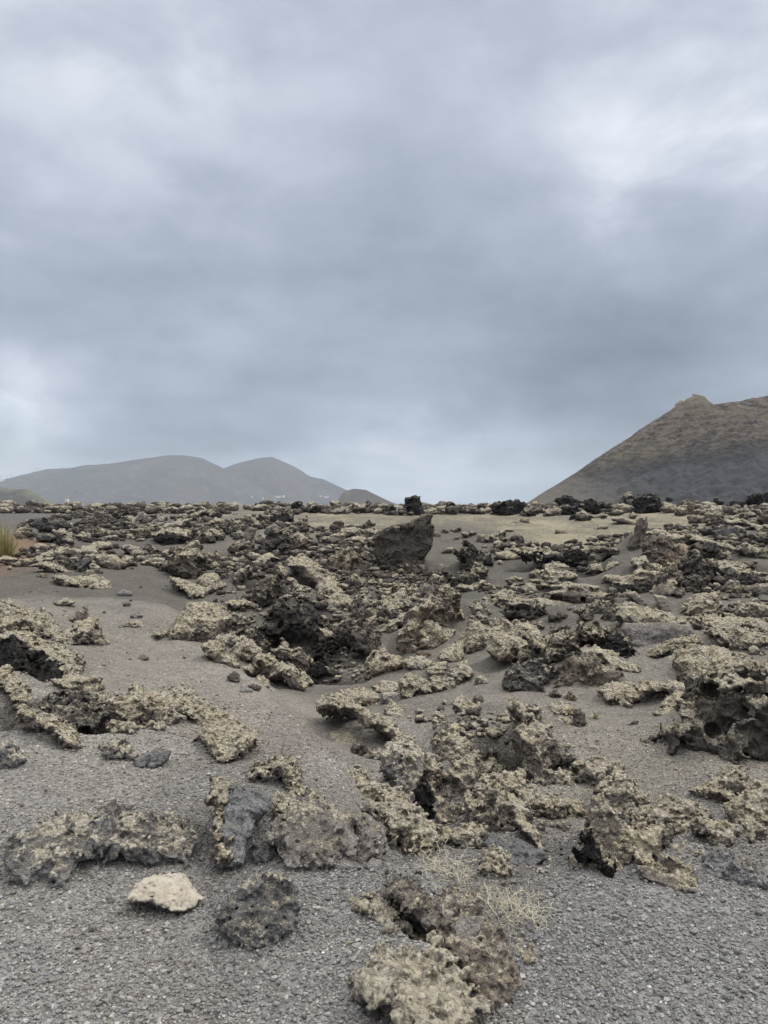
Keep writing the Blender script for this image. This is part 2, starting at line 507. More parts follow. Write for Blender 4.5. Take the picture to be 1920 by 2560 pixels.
# what the ash is coloured like, from place to place: (u, v, Y, colour, lichen on the ash)
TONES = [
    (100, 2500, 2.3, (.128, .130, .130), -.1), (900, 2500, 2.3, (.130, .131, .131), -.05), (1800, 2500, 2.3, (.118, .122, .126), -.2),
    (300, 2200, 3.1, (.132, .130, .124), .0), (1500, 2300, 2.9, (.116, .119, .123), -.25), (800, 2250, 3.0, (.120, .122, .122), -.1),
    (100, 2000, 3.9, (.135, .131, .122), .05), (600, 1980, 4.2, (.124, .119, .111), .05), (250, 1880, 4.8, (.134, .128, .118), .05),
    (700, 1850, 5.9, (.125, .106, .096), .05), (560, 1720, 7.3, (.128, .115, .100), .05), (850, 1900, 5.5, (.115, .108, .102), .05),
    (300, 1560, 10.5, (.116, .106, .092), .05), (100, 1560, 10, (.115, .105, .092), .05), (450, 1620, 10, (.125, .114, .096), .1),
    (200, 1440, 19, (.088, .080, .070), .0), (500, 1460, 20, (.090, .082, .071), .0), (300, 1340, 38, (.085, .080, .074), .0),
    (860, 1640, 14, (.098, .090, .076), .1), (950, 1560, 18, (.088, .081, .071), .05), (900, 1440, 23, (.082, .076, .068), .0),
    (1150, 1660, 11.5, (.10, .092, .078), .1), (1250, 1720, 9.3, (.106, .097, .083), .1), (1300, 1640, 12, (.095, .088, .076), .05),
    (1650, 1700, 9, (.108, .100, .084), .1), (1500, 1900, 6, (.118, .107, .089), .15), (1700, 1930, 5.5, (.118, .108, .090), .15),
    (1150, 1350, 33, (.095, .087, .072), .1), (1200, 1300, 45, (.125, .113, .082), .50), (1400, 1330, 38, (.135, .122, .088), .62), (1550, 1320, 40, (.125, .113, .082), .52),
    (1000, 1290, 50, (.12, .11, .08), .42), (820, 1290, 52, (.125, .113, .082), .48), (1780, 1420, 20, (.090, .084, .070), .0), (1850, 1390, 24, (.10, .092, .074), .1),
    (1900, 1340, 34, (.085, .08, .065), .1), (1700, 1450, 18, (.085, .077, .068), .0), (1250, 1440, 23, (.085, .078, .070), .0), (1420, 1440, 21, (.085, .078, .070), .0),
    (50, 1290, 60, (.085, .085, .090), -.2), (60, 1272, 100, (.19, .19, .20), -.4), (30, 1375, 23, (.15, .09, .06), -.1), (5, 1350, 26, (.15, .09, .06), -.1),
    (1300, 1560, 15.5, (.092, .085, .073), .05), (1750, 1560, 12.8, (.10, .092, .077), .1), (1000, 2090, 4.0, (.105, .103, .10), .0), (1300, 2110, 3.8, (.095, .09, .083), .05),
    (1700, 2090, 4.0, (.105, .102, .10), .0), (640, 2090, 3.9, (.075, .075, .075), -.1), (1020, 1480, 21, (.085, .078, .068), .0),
]
_tq = _tp(np.array([(a[0] - 960) / F * a[2] for a in TONES]), np.array([a[2] for a in TONES]))
_tv = np.array([list(a[3]) + [a[4]] for a in TONES])
_gr = _tv[:, :3].mean(1, keepdims=True) * np.array([[1.02, 1.0, .93]])
_tY0 = np.array([a[2] for a in TONES])[:, None]
_gr = _gr * (1 + (np.array([[.985, 1.0, 1.06]]) - 1) * (1 - sstep(_tY0, 3.2, 5.5)))
_red = (_tv[:, 0] / _tv[:, 2] > 1.8)[:, None]
_tv[:, :3] = np.where(_red, _tv[:, :3] * .62 + _gr * .3, _tv[:, :3] * .4 + _gr * .6)
_tY = np.array([a[2] for a in TONES])[:, None]
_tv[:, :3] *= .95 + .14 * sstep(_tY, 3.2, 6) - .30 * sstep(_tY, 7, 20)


def tone_at(x, y):
    x = np.asarray(x).ravel(); y = np.asarray(y).ravel()
    out = np.empty((len(x), 4))
    for s in range(0, len(x), 60000):
        xs, ys = x[s:s + 60000], y[s:s + 60000]
        q = _tp(xs, ys)
        p = np.stack([xs, ys, ys * 0], -1) / np.maximum(np.hypot(xs, ys), 1)[:, None] * 6
        q = q + np.stack([gnoise(p + 4.4), gnoise(p + 9.9)], -1) * .12
        d2 = ((q[:, None] - _tq[None]) ** 2 * np.array([1.2, 1.0])).sum(-1)
        w_ = np.exp(-d2 / .018) + 1e-5 / (d2 + .01)
        out[s:s + 60000] = (w_ @ _tv) / w_.sum(1, keepdims=True)
    return out


_rfine = np.geomspace(1.9, 130, 2500)


def hit(u, v):
    """where the line of sight through (u, v) of the photograph meets the ground: (x, Y, z)"""
    Y = _rfine
    x = (u - 960) / F * Y
    zr = EYE - (v - HV) / F * Y
    zg = height(x, Y, True)
    below = np.nonzero(zr <= zg)[0]
    k = below[0] if len(below) else len(Y) - 1
    return np.array([x[k], Y[k], zg[k]])
# ------------------------------------------------------------------ hills
def hill(name, D, prof, Wk, mat, nx=260, ny=90, rough=.03, hoff=0.0, skew=0.0):
    """a ridge D metres away whose skyline is PROF; it falls away to the front and to the back over Wk times its height"""
    pu = np.array([p[0] for p in prof], float)
    ph = np.array([(HV - p[1]) / F * D + EYE for p in prof])
    X = np.linspace((pu[0] - 960) / F * D, (pu[-1] - 960) / F * D, nx)
    Hx = np.interp(X, (pu - 960) / F * D, ph)
    if len(prof) > 5:
        k = np.array([1, 2, 1]) / 4
        Hx[1:-1] = np.convolve(Hx, k, 'valid')
    Hm = ph.max()
    T = np.linspace(-1, 1, ny)
    XX, TT = np.meshgrid(X, T, indexing='ij')
    HH = np.repeat(Hx[:, None], ny, 1)
    W = Wk * Hm * (0.25 + .75 * HH / Hm)
    YY = D + TT * W + skew * (XX - X.mean())
    a = np.abs(TT)
    ZZ = HH * (1 - a) ** 1.12 - 2
    p = np.stack([XX, YY, ZZ], -1).reshape(-1, 3) / Hm
    n_ = gfbm(p * np.array([9, 9, 4]), 5, gain=.55) * Hm * rough
    if D < 1000:
        n_ = n_ + (.3 - np.abs(gnoise(p * np.array([22, 22, 30])))) * 7.0 * sstep(ZZ.ravel(), 40, 100)
    ridge = (.25 + .75 * sstep(a.ravel(), 0, .18))
    ZZ = ZZ + (n_ * ridge).reshape(ZZ.shape) * np.minimum(1, HH / Hm * 2)
    i = np.arange(nx * ny).reshape(nx, ny)
    f = np.stack([i[:-1, :-1], i[1:, :-1], i[1:, 1:], i[:-1, 1:]], -1).reshape(-1, 4)
    o = mesh_obj(name, np.stack([XX, YY, ZZ], -1).reshape(-1, 3), f, mat)
    tag(o, kind='structure')
    return o, (X, Hx, W)


def far_hill_mat(name, a, b_, c, scale):
    m, t, b = new_mat(name)
    pos = t.new('ShaderNodeNewGeometry').outputs['Position']
    n = t.noise(pos, scale, 6, .6)
    n2 = t.noise(pos, scale * 5, 5, .6)
    col = t.mix(t.smooth(n, .35, .68), a, b_)
    col = t.mix(t.smooth(n2, .56, .72), col, c)
    t.put(b.inputs['Base Color'], col)
    return m


def right_hill_mat():
    m, t, b = new_mat('hillside_right')
    pos = t.new('ShaderNodeNewGeometry').outputs['Position']
    s = t.new('ShaderNodeSeparateXYZ'); t.put(s.inputs[0], pos)
    n = t.noise(pos, .018, 5, .6)
    st = t.vec('MULTIPLY', pos, (1, 1, 2.6))
    nr = t.noise(st, .085, 7, .72)
    nf = t.noise(st, .35, 5, .7)
    # dark scree below, brown broken rock above; the border climbs to the right
    lim = t.math('ADD', t.math('MULTIPLY', s.outputs[0], .150), 8.0)
    e = t.math('ADD', t.math('SUBTRACT', s.outputs[2], lim), t.math('MULTIPLY', t.math('SUBTRACT', n, .5), 30))
    e = t.math('ADD', e, t.math('MULTIPLY', t.math('SUBTRACT', nr, .5), 26))
    up = t.smooth(e, -14, 16)
    rocky = t.mix(t.smooth(nr, .38, .60), (.040, .031, .027), (.185, .148, .118))
    rocky = t.mix(t.math('MULTIPLY', t.smooth(nf, .5, .66), .55), rocky, (.045, .038, .034))
    rocky = t.mix(t.math('MULTIPLY', t.smooth(n, .5, .66), .5), rocky, (.150, .130, .085))
    scree = t.mix(t.smooth(nr, .3, .7), (.026, .027, .030), (.044, .044, .047))
    scree = t.mix(t.math('MULTIPLY', t.smooth(t.noise(st, .16, 4, .6), .62, .68), .6), scree, (.03, .03, .033))
    edge = t.smooth(t.math('ADD', s.outputs[0], t.math('MULTIPLY', n, 60)), 330, 215)
    scree = t.mix(edge, scree, (.085, .073, .060))
    top = t.smooth(s.outputs[2], 108, 128)
    col = t.mix(up, scree, rocky)
    col = t.mix(t.math('MULTIPLY', t.math('MULTIPLY', top, t.smooth(s.outputs[0], 400, 385)), .7), col, (.19, .165, .115))
    t.put(b.inputs['Base Color'], col)
    t.put(b.inputs['Normal'], t.bump(t.math('MULTIPLY', nr, t.math('MULTIPLY_ADD', up, 12.0, 1.0)), 1.0, 1.0))
    return m


M_HILLFAR = far_hill_mat('hillside_far', (.045, .043, .045), (.068, .062, .060), (.10, .09, .075), .0022)
M_HILLTWO = far_hill_mat('hillside_twin', (.034, .031, .032), (.055, .047, .044), (.08, .07, .06), .0022)
M_HILLSMALL = far_hill_mat('hillside_small', (.040, .031, .027), (.11, .082, .055), (.06, .05, .042), .006)
M_HILLLEFT = far_hill_mat('hillside_left', (.045, .045, .042), (.13, .125, .09), (.065, .06, .052), .012)

hill('hill_long', 5200, [(-700, 1262), (-400, 1245), (-150, 1225), (0, 1200), (35, 1191), (116, 1171), (179, 1168), (208, 1162), (278, 1157), (347, 1146), (394, 1140), (417, 1136), (457, 1136), (503, 1142), (527, 1154), (558, 1168), (602, 1190), (660, 1222), (720, 1262)], 2.6, M_HILLFAR)
hill('hill_twin', 5900, [(380, 1264), (500, 1195), (558, 1169), (602, 1154), (642, 1144), (677, 1140), (700, 1148), (741, 1167), (775, 1190), (810, 1197), (862, 1222), (930, 1250), (970, 1264)], 2.4, M_HILLTWO)
hill('hill_low', 3300, [(832, 1266), (850, 1240), (862, 1226), (885, 1220), (914, 1223), (949, 1240), (978, 1254), (1010, 1264)], 2.2, M_HILLSMALL, nx=120)
hill('hill_remote', 5600, [(1020, 1264), (1047, 1252), (1065, 1256), (1095, 1265)], 2.5, M_HILLFAR, nx=80)
hill('hill_shoulder', 1600, [(-500, 1225), (-250, 1195), (-120, 1200), (0, 1214), (35, 1220), (69, 1220), (104, 1238), (133, 1259), (150, 1266)], 2.6, M_HILLLEFT, nx=160, rough=.06)
hill('hill_cone', 900, [(1290, 1270), (1307, 1261), (1359, 1226), (1423, 1188), (1469, 1157), (1515, 1125), (1562, 1096), (1608, 1064), (1654, 1035), (1689, 1012), (1718, 992), (1738, 983), (1761, 988), (1776, 1009), (1793, 1006), (1851, 998), (1921, 984), (2100, 960), (2400, 980), (2900, 1100), (3400, 1262)], 1.9, right_hill_mat(), nx=900, ny=260, rough=.05)

# ------------------------------------------------------------------ air
def make_haze():
    x0, x1, y0, y1, z0, z1 = -13000, 13000, -13000, 9500, -12, 420
    v = [(x0, y0, z0), (x1, y0, z0), (x1, y1, z0), (x0, y1, z0), (x0, y0, z1), (x1, y0, z1), (x1, y1, z1), (x0, y1, z1)]
    f = [(0, 3, 2, 1), (4, 5, 6, 7), (0, 1, 5, 4), (1, 2, 6, 5), (2, 3, 7, 6), (3, 0, 4, 7)]
    m = bpy.data.materials.new('air')
    m.use_nodes = True
    m.node_tree.nodes.clear()
    t = NT(m.node_tree)
    pv = t.new('ShaderNodeVolumePrincipled')
    pv.inputs['Color'].default_value = (.80, .90, 1.0, 1)
    pv.inputs['Density'].default_value = HAZE_DENSITY
    out = t.new('ShaderNodeOutputMaterial')
    t.t.links.new(pv.outputs[0], out.inputs['Volume'])
    o = mesh_obj('haze', v, np.array(f), m, smooth=False)
    tag(o, kind='stuff')


HAZE_DENSITY = 0.6e-4
make_haze()
# ------------------------------------------------------------------ rocks: a traced outline gets a distance, a thickness and a broken surface
def _bspline(n, h, cell, off):
    """interpolation matrix from a lattice of spacing CELL to N samples of spacing H"""
    x = np.arange(n) * h / cell + off
    i = np.floor(x).astype(int)
    t = x - i
    m = int(i[-1]) + 4
    w_ = np.zeros((n, m), np.float32)
    r = np.arange(n)
    w_[r, i] = (1 - t) ** 3 / 6
    w_[r, i + 1] = (3 * t ** 3 - 6 * t ** 2 + 4) / 6
    w_[r, i + 2] = (-3 * t ** 3 + 3 * t ** 2 + 3 * t + 1) / 6
    w_[r, i + 3] = t ** 3 / 6
    return w_


def grid_noise(shape, h, cell, rng):
    """smooth noise on a regular grid, unit spread; cell: lattice spacing (one number or three)"""
    if np.isscalar(cell):
        cell = (cell,) * 3
    W_ = [_bspline(n, h, max(c, h * .9), rng.random()) for n, c in zip(shape, cell)]
    L = rng.normal(size=tuple(w_.shape[1] for w_ in W_)).astype(np.float32) * 3.0
    a = np.tensordot(W_[0], L, (1, 0))
    a = np.tensordot(a, W_[1], (1, 1)).transpose(0, 2, 1)
    return np.tensordot(a, W_[2], (2, 1))


_CO = [(0, 0, 0), (1, 0, 0), (0, 1, 0), (1, 1, 0), (0, 0, 1), (1, 0, 1), (0, 1, 1), (1, 1, 1)]
_ED = [(0, 1), (2, 3), (4, 5), (6, 7), (0, 2), (1, 3), (4, 6), (5, 7), (0, 4), (1, 5), (2, 6), (3, 7)]


def surface_nets(f):
    """closed quad mesh of the zero level of f (negative inside), in grid units"""
    s = f < 0
    nx, ny, nz = f.shape
    cnt = np.zeros((nx - 1, ny - 1, nz - 1), np.int8)
    for c in _CO:
        cnt += s[c[0]:nx - 1 + c[0], c[1]:ny - 1 + c[1], c[2]:nz - 1 + c[2]]
    act = (cnt > 0) & (cnt < 8)
    ci = np.argwhere(act)
    if len(ci) == 0:
        return None
    ids = -np.ones(act.shape, np.int32)
    ids[act] = np.arange(len(ci))
    vals = np.stack([f[ci[:, 0] + c[0], ci[:, 1] + c[1], ci[:, 2] + c[2]] for c in _CO], 1)
    pos = np.zeros((len(ci), 3), np.float32)
    k = np.zeros(len(ci), np.float32)
    co = np.array(_CO, np.float32)
    for a, b in _ED:
        va, vb = vals[:, a], vals[:, b]
        m = (va < 0) != (vb < 0)
        t = np.where(m, va / np.where(m, va - vb, 1), 0)
        pos += np.where(m[:, None], co[a] + (co[b] - co[a]) * t[:, None], 0)
        k += m
    v = ci + pos / k[:, None]
    quads = []
    for ax in range(3):
        sl0 = [slice(None)] * 3; sl1 = [slice(None)] * 3
        sl0[ax] = slice(0, -1); sl1[ax] = slice(1, None)
        a, b = s[tuple(sl0)], s[tuple(sl1)]
        e = np.argwhere(a != b)
        o1, o2 = [(1, 2), (2, 0), (0, 1)][ax]
        ok = (e[:, o1] > 0) & (e[:, o2] > 0) & (e[:, o1] < f.shape[o1] - 1) & (e[:, o2] < f.shape[o2] - 1)
        e = e[ok]
        flip = ~a[e[:, 0], e[:, 1], e[:, 2]]
        q = []
        for d1, d2 in ((1, 1), (0, 1), (0, 0), (1, 0)):
            g = e.copy()
            g[:, o1] -= d1; g[:, o2] -= d2
            q.append(ids[g[:, 0], g[:, 1], g[:, 2]])
        q = np.stack(q, 1)
        q[flip] = q[flip][:, ::-1]
        quads.append(q)
    quads = np.concatenate(quads)
    # keep the largest connected piece
    lab = np.arange(len(v))
    ea, eb = quads[:, [0, 1, 2]].ravel(), quads[:, [1, 2, 3]].ravel()
    while True:
        m = np.minimum(lab[ea], lab[eb])
        new = lab.copy()
        np.minimum.at(new, ea, m); np.minimum.at(new, eb, m)
        new = new[new]
        if (new == lab).all():
            break
        lab = new
    u_, c_ = np.unique(lab, return_counts=True)
    keep = lab == u_[c_.argmax()]
    remap = np.cumsum(keep) - 1
    quads = quads[keep[quads[:, 0]]]
    return v[keep], remap[quads]


def poly_sdf(px, pz, P):
    """signed distance (negative inside) of the points to the closed polygon P"""
    d = np.full(px.shape, 1e9, np.float32)
    ins = np.zeros(px.shape, bool)
    for i in range(len(P)):
        ax, az = P[i - 1]; bx, bz = P[i]
        ex, ez = bx - ax, bz - az
        wx, wz = px - ax, pz - az
        t = np.clip((wx * ex + wz * ez) / max(ex * ex + ez * ez, 1e-12), 0, 1)
        d = np.minimum(d, (wx - ex * t) ** 2 + (wz - ez * t) ** 2)
        c = (az > pz) != (bz > pz)
        with np.errstate(divide='ignore', invalid='ignore'):
            xi = ax + (pz - az) * ex / (ez if ez else 1e-12)
        ins ^= c & (px < xi)
    d = np.sqrt(d)
    return np.where(ins, -d, d)


REG = {'Z3': (0, 1440, 2.37), 'Z4': (600, 1400, 2.37), 'Z5': (1220, 1380, 2.37), 'Z6': (0, 1900, 2.183), 'Z7': (640, 1840, 2.37),
       'Z8': (1220, 1880, 2.37), 'T1': (0, 1240, 3.456), 'T2': (480, 1240, 3.456), 'T3': (960, 1240, 3.456), 'T4': (1440, 1240, 3.456),
       'T5': (400, 1440, 3.456), 'T6': (860, 1440, 3.456), 'T7': (960, 1680, 3.456), 'T8': (1440, 1560, 3.456), 'P': (0, 0, 1.0)}

# style: (crag, ridge, pits, nodule, layers, round)   amounts relative to the size of the rock
STYLE = {
    'c': (.10, .070, .085, .7, 0.0, .5),
    'd': (.12, .105, .130, .45, 0.0, .4),
    'l': (.09, .050, .065, 1.2, 0.0, .65),
    's': (.045, .018, .020, .3, .02, .25),
    'p': (.045, .006, .0, .0, 0.0, .9),
    'k': (.018, .022, .030, .5, .012, .12),
    'j': (.12, .110, .060, .3, .0, .10),
    'y': (.07, .045, .065, .6, .06, .45),
}


def outline_points(reg, txt):
    u0, v0, k = REG[reg]
    return np.array([(u0 + float(a) / k, v0 + float(b) / k) for a, b in (q.split(',') for q in txt.split())])


N_ROCKS = 0
MOUNDS = []


def rock(name, reg, txt, label, cat='lava rock', st='c', L=.5, W=.5, B=1.0, T=.55, lean=.3, dy=0.0, holes=(), seed=None, mat=None, Y=None, res=.85, group=None, drop=0.0, amp=1.0):
    global N_ROCKS
    N_ROCKS += 1
    rng = np.random.default_rng(sum((i + 1) * ord(c) for i, c in enumerate(label)) if seed is None else seed)
    P = outline_points(reg, txt)
    b = P[P[:, 1].argmax()]
    low = P[P[:, 1] > b[1] - .18 * (P[:, 1].max() - P[:, 1].min())]
    ub = low[:, 0].mean()
    base = hit(ub, b[1])
    Y0 = (base[1] if Y is None else Y) + dy
    px = Y0 / F
    uc = (P[:, 0].min() + P[:, 0].max()) / 2
    vc = (P[:, 1].min() + P[:, 1].max()) / 2
    size = (np.ptp(P[:, 0]) * px, np.ptp(P[:, 1]) * px)
    mn = min(size)
    S = math.sqrt(max(size[0] * size[1], 1e-9))
    S = min(S, 2.2 * mn)
    half = T * mn
    d = np.array([(uc - 960) / F, 1.0, (HV - vc) / F])
    s_c = Y0 + half * .8                       # forward distance of the middle of the rock
    sc = s_c / F
    Q = np.stack([(P[:, 0] - uc) * sc, (vc - P[:, 1]) * sc], 1)
    # the buried foot: the outline reaches a little below the ground
    zb = Q[:, 1].min()
    foot = Q[:, 1] < zb + .18 * np.ptp(Q[:, 1])
    Q[foot, 1] -= .06 * np.ptp(Q[:, 1]) + drop
    h = res * Y0 / 740.0
    zh = np.ptp(Q[:, 1])
    pad = .16 * S + 3 * h
    lo = np.array([Q[:, 0].min() - pad, -half - abs(lean) * zh * .6 - pad, Q[:, 1].min() - pad])
    hi = np.array([Q[:, 0].max() + pad, half + abs(lean) * zh * .6 + pad, Q[:, 1].max() + pad])
    n = np.ceil((hi - lo) / h).astype(int) + 1
    while n.prod() > 1_900_000:
        h *= 1.12
        n = np.ceil((hi - lo) / h).astype(int) + 1
    gx = (lo[0] + np.arange(n[0]) * h).astype(np.float32)
    gy = (lo[1] + np.arange(n[1]) * h).astype(np.float32)
    gz = (lo[2] + np.arange(n[2]) * h).astype(np.float32)
    XX, ZZ = np.meshgrid(gx, gz, indexing='ij')
    sd = poly_sdf(XX, ZZ, Q)
    crag, ridge, pits, nod, lay, rnd = STYLE[st]
    crag, ridge, pits = crag * amp, ridge * amp, pits * amp
    inr = max(-sd.min(), h)
    R = min(rnd * half, inr * .95)
    q1 = (sd + R)[:, None, :]
    yy = gy[None, :, None] - (lean * (gz - zb))[None, None, :] + lean * zh * .5
    shp = tuple(n)
    f = np.empty(shp, np.float32)
    q2 = np.abs(yy) - (half - R)
    f[:] = np.minimum(np.maximum(q1, q2), 0) + np.sqrt(np.maximum(q1, 0) ** 2 + np.maximum(q2, 0) ** 2) - R
    near = np.abs(f) < .3 * S + 4 * h
    f -= crag * .55 * S * grid_noise(shp, h, .55 * S, rng)
    a = grid_noise(shp, h, .25 * S, rng)
    f -= ridge * S * (1.0 - np.minimum(np.abs(a), 1.2) * 1.4)
    coarse = f.copy()
    a = grid_noise(shp, h, .115 * S, rng)
    f -= ridge * .6 * S * (.9 - np.minimum(np.abs(a), 1.2) * 1.4)
    if pits:
        a = grid_noise(shp, h, .17 * S, rng)
        f += pits * S * np.clip(a - .55, 0, 1.0)
        a = grid_noise(shp, h, .08 * S, rng)
        f += pits * .55 * S * np.clip(a - .6, 0, 1.0)
    lam = .05 * S
    k_ = .32
    while lam > (3.0 if st == 'j' else 1.15 if Y0 > 8 else 2.2) * h and pits:
        a = grid_noise(shp, h, lam, rng)
        f -= ridge * k_ * S * (.9 - np.minimum(np.abs(a), 1.2) * 1.4)
        if lam > .02 * S:
            f += pits * k_ * S * np.clip(a - .5, 0, 1.0)
        lam *= .45
        k_ *= .5
    if lay:
        a = grid_noise(shp, h, (.7 * S, .7 * S, .085 * S), rng)
        f -= lay * S * a * .8
    for cell, am in ((.05, .0085), (.024, .0055), (.012, .003)):
        if cell > 1.9 * h and nod:
            a = grid_noise(shp, h, cell * .55, rng)
            f -= nod * am * (np.abs(a) * 1.5 - 1.0)
    if Y0 < 8 and pits:                          # gas bubbles broken open
        for cell in (.034, .018):
            if cell > 3.2 * h:
                a = grid_noise(shp, h, cell * .6, rng)
                f += cell * .42 * np.clip(a - .85, 0, 1.0)
    for (hu, hv, hr, hd) in holes:              # caves: u, v, radius in pixels of the region, how far back 0..1
        u0, v0, k = REG[reg]
        cx = (u0 + hu / k - uc) * sc; cz = (vc - v0 - hv / k) * sc; cr = hr / k * sc
        cy = -half + 2 * half * hd + lean * (cz - zb) - lean * zh * .5
        dist = np.sqrt((gx[:, None, None] - cx) ** 2 + ((gy[None, :, None] - cy) * cr / (cr + half * hd)) ** 2 + (gz[None, None, :] - cz) ** 2)
        f = np.maximum(f, cr - dist)
    f[0] = f[-1] = 1; f[:, 0] = f[:, -1] = 1; f[:, :, 0] = f[:, :, -1] = 1
    r = surface_nets(f)
    if r is None:
        print('empty rock', label)
        return None
    v, quads = r
    ci = np.clip(v.round().astype(int), 2, n - 3)
    k2 = 2
    gr = np.stack([coarse[ci[:, 0] + k2, ci[:, 1], ci[:, 2]] - coarse[ci[:, 0] - k2, ci[:, 1], ci[:, 2]],
                   coarse[ci[:, 0], ci[:, 1] + k2, ci[:, 2]] - coarse[ci[:, 0], ci[:, 1] - k2, ci[:, 2]],
                   coarse[ci[:, 0], ci[:, 1], ci[:, 2] + k2] - coarse[ci[:, 0], ci[:, 1], ci[:, 2] - k2]], 1)
    gr /= np.linalg.norm(gr, axis=1, keepdims=True) + 1e-9
    v = v * h + lo
    right = np.array([1.0, 0, 0])
    ray = d / np.linalg.norm(d)
    right = np.cross(ray, [0, 0, 1.0]); right /= np.linalg.norm(right)
    up = np.cross(right, ray)
    C = np.array([0, 0, EYE]) + d * s_c
    wv = C + v[:, :1] * right + v[:, 1:2] * ray + v[:, 2:] * up
    loc = (float(C[0]), float(C[1]), float(wv[:, 2].min()))
    g = max(.021, 1.9 * Y0 / 740.0)
    o = mesh_obj(name, wv, quads, mat or M_ROCK, attrs={'grain': np.full(len(wv), g), 'top': gr[:, 1] * ray[2] + gr[:, 2] * up[2]}, loc=loc)
    o.color = (L, W, B * .5, 1)
    if cat != 'stone' and dy < .3:
        mc = C + ray * half * 1.1
        MOUNDS.append((float(mc[0]), float(mc[1]), .55 * size[0] + .02, max(1.5 * half, .36 * size[0]), min(.42 * zh, .55)))
    tag(o, label, cat, group, 'thing')
    return o
# ------------------------------------------------------------------ the foreground
def _pale():
    m, t, b = new_mat('pale_stone')
    pos = t.new('ShaderNodeNewGeometry').outputs['Position']
    n = t.noise(pos, 14, 6, .6); n2 = t.noise(pos, 5, 3, .5)
    c = t.mix(t.smooth(n, .3, .7), (.27, .235, .19), (.41, .37, .31))
    c = t.mix(t.math('MULTIPLY', t.smooth(n2, .5, .66), .6), c, (.46, .33, .20))
    c = t.mix(t.math('MULTIPLY', t.smooth(t.noise(pos, 60, 4, .6), .6, .72), .5), c, (.22, .19, .16))
    t.put(b.inputs['Base Color'], c)
    t.put(b.inputs['Normal'], t.bump(t.math('ADD', n, t.noise(pos, 50, 5, .7)), .9, .012))
    return m
M_PALE = _pale()
rock('stone', 'Z6', '690,738 745,690 790,640 900,632 990,652 1025,700 1052,728 1088,770 1054,814 985,826 918,808 868,788 835,752 800,758 745,750', 'smooth pale beige stone lying alone on the grey gravel', 'stone', st='s', T=.5, lean=.95, amp=.7, seed=1001, mat=M_PALE)
rock('lava_rock', 'Z6', '1200,890 1215,820 1255,765 1330,700 1400,650 1450,640 1545,645 1580,690 1625,740 1620,880 1600,920 1540,975 1460,988 1350,978 1290,940 1230,910', 'box shaped lava rock with a hollow in its top, beside the pale stone', L=.34, W=.15, B=1.5, T=.5, lean=.12, st='k', holes=((1475,684,64,.22), (1385,815,20,.1), (1265,850,12,.1), (1300,800,9,.1), (1450,900,10,.08), (1545,865,9,.08)), amp=1.4)
rock('lava_rock', 'Z6', '100,570 80,450 130,390 250,330 310,305 380,308 480,320 560,360 595,430 570,500 540,550 460,570 390,560 375,600 310,622 240,590 160,590', 'grey pitted clinker with pale lichen crest, half sunk in gravel above the pale stone', L=.36, W=.12, B=1.8, T=.6, lean=.7, st='d', amp=.6)
rock('lava_rock', 'Z6', '510,290 560,250 640,240 690,280 760,310 860,345 950,350 1000,395 1040,450 1020,510 960,545 860,540 780,505 700,490 610,485 580,430 590,380', 'dark long clinker with white rimmed top edge, upslope of the pale stone', L=.36, W=.12, B=1.4, T=.6, lean=.6, st='d', amp=.65)
rock('lava_rock', 'Z6', '1195,505 1235,350 1245,200 1285,140 1360,148 1440,178 1462,230 1430,300 1385,360 1355,420 1330,490 1290,525', 'smooth grey upright lava rock with a white splash, beside black holes', L=.12, W=.0, B=1.7, T=.55, lean=.4, st='s')
rock('lichen_crust', 'Z6', '1140,75 1200,105 1248,140 1245,230 1225,330 1235,480 1185,500 1155,400 1175,260 1155,170', 'thin lichen crust on the gravel edge behind the smooth grey upright rock', 'lichen crust', L=.72, T=.5, lean=.9, st='l')
rock('lava_crust', 'Z6', '1335,85 1400,20 1500,8 1575,38 1595,80 1640,160 1625,190 1560,140 1540,95 1480,80 1440,112 1400,100 1360,108', 'small arched lava crust above the smooth grey upright rock', 'lava crust', L=.6, T=.7, lean=.5)
rock('lichen_crust', 'Z7', '90,400 120,355 200,360 280,390 350,415 440,430 425,480 300,475 230,490 160,480 110,445', 'yellowish lichen crust with dry stalks below it, left of the diagonal ridge', 'lichen crust', L=.85, T=.8, lean=.6, st='l')
rock('lichen_crust', 'Z7', '290,365 340,340 405,370 395,405 320,392', 'tiny whitish lichen crumb on the slope under the diagonal ridge', 'lichen crust', L=.8, T=.7, lean=.5, st='l')
rock('lava_boulder', 'Z7', '95,595 170,520 265,460 360,438 450,455 520,478 585,505 565,580 562,650 540,705 470,745 380,775 300,765 215,745 190,670 155,615', 'large rounded grey brown lava boulder beside the black holes', 'lava boulder', L=.28, W=.35, B=2.1, T=.65, lean=.35, amp=.6)
rock('lava_boulder', 'Z7', '590,485 660,475 725,515 755,570 780,640 745,695 685,705 640,745 590,745 550,690 556,620 578,560', 'knobbly grey boulder pressed against the large rounded one', 'lava boulder', L=.3, W=.35, B=2.1, T=.65, lean=.35, amp=.8)
rock('lava_rock', 'Z7', '-10,640 60,615 110,665 175,695 165,750 80,752 -10,735', 'low grey stone wedged between the two black holes', L=.1, W=.0, B=1.1, T=.7)
rock('stone', 'Z7', '430,785 460,728 530,700 585,745 630,780 560,800 480,800', 'smooth rounded grey stone in front of the large rounded boulder', 'stone', st='p', L=.05, W=.2, B=2.0, T=.6)
rock('stone', 'Z7', '640,775 690,728 745,738 745,795 690,815', 'small smooth grey stone in front of the knobbly boulder', 'stone', st='p', L=.05, W=.2, B=1.9, T=.6)
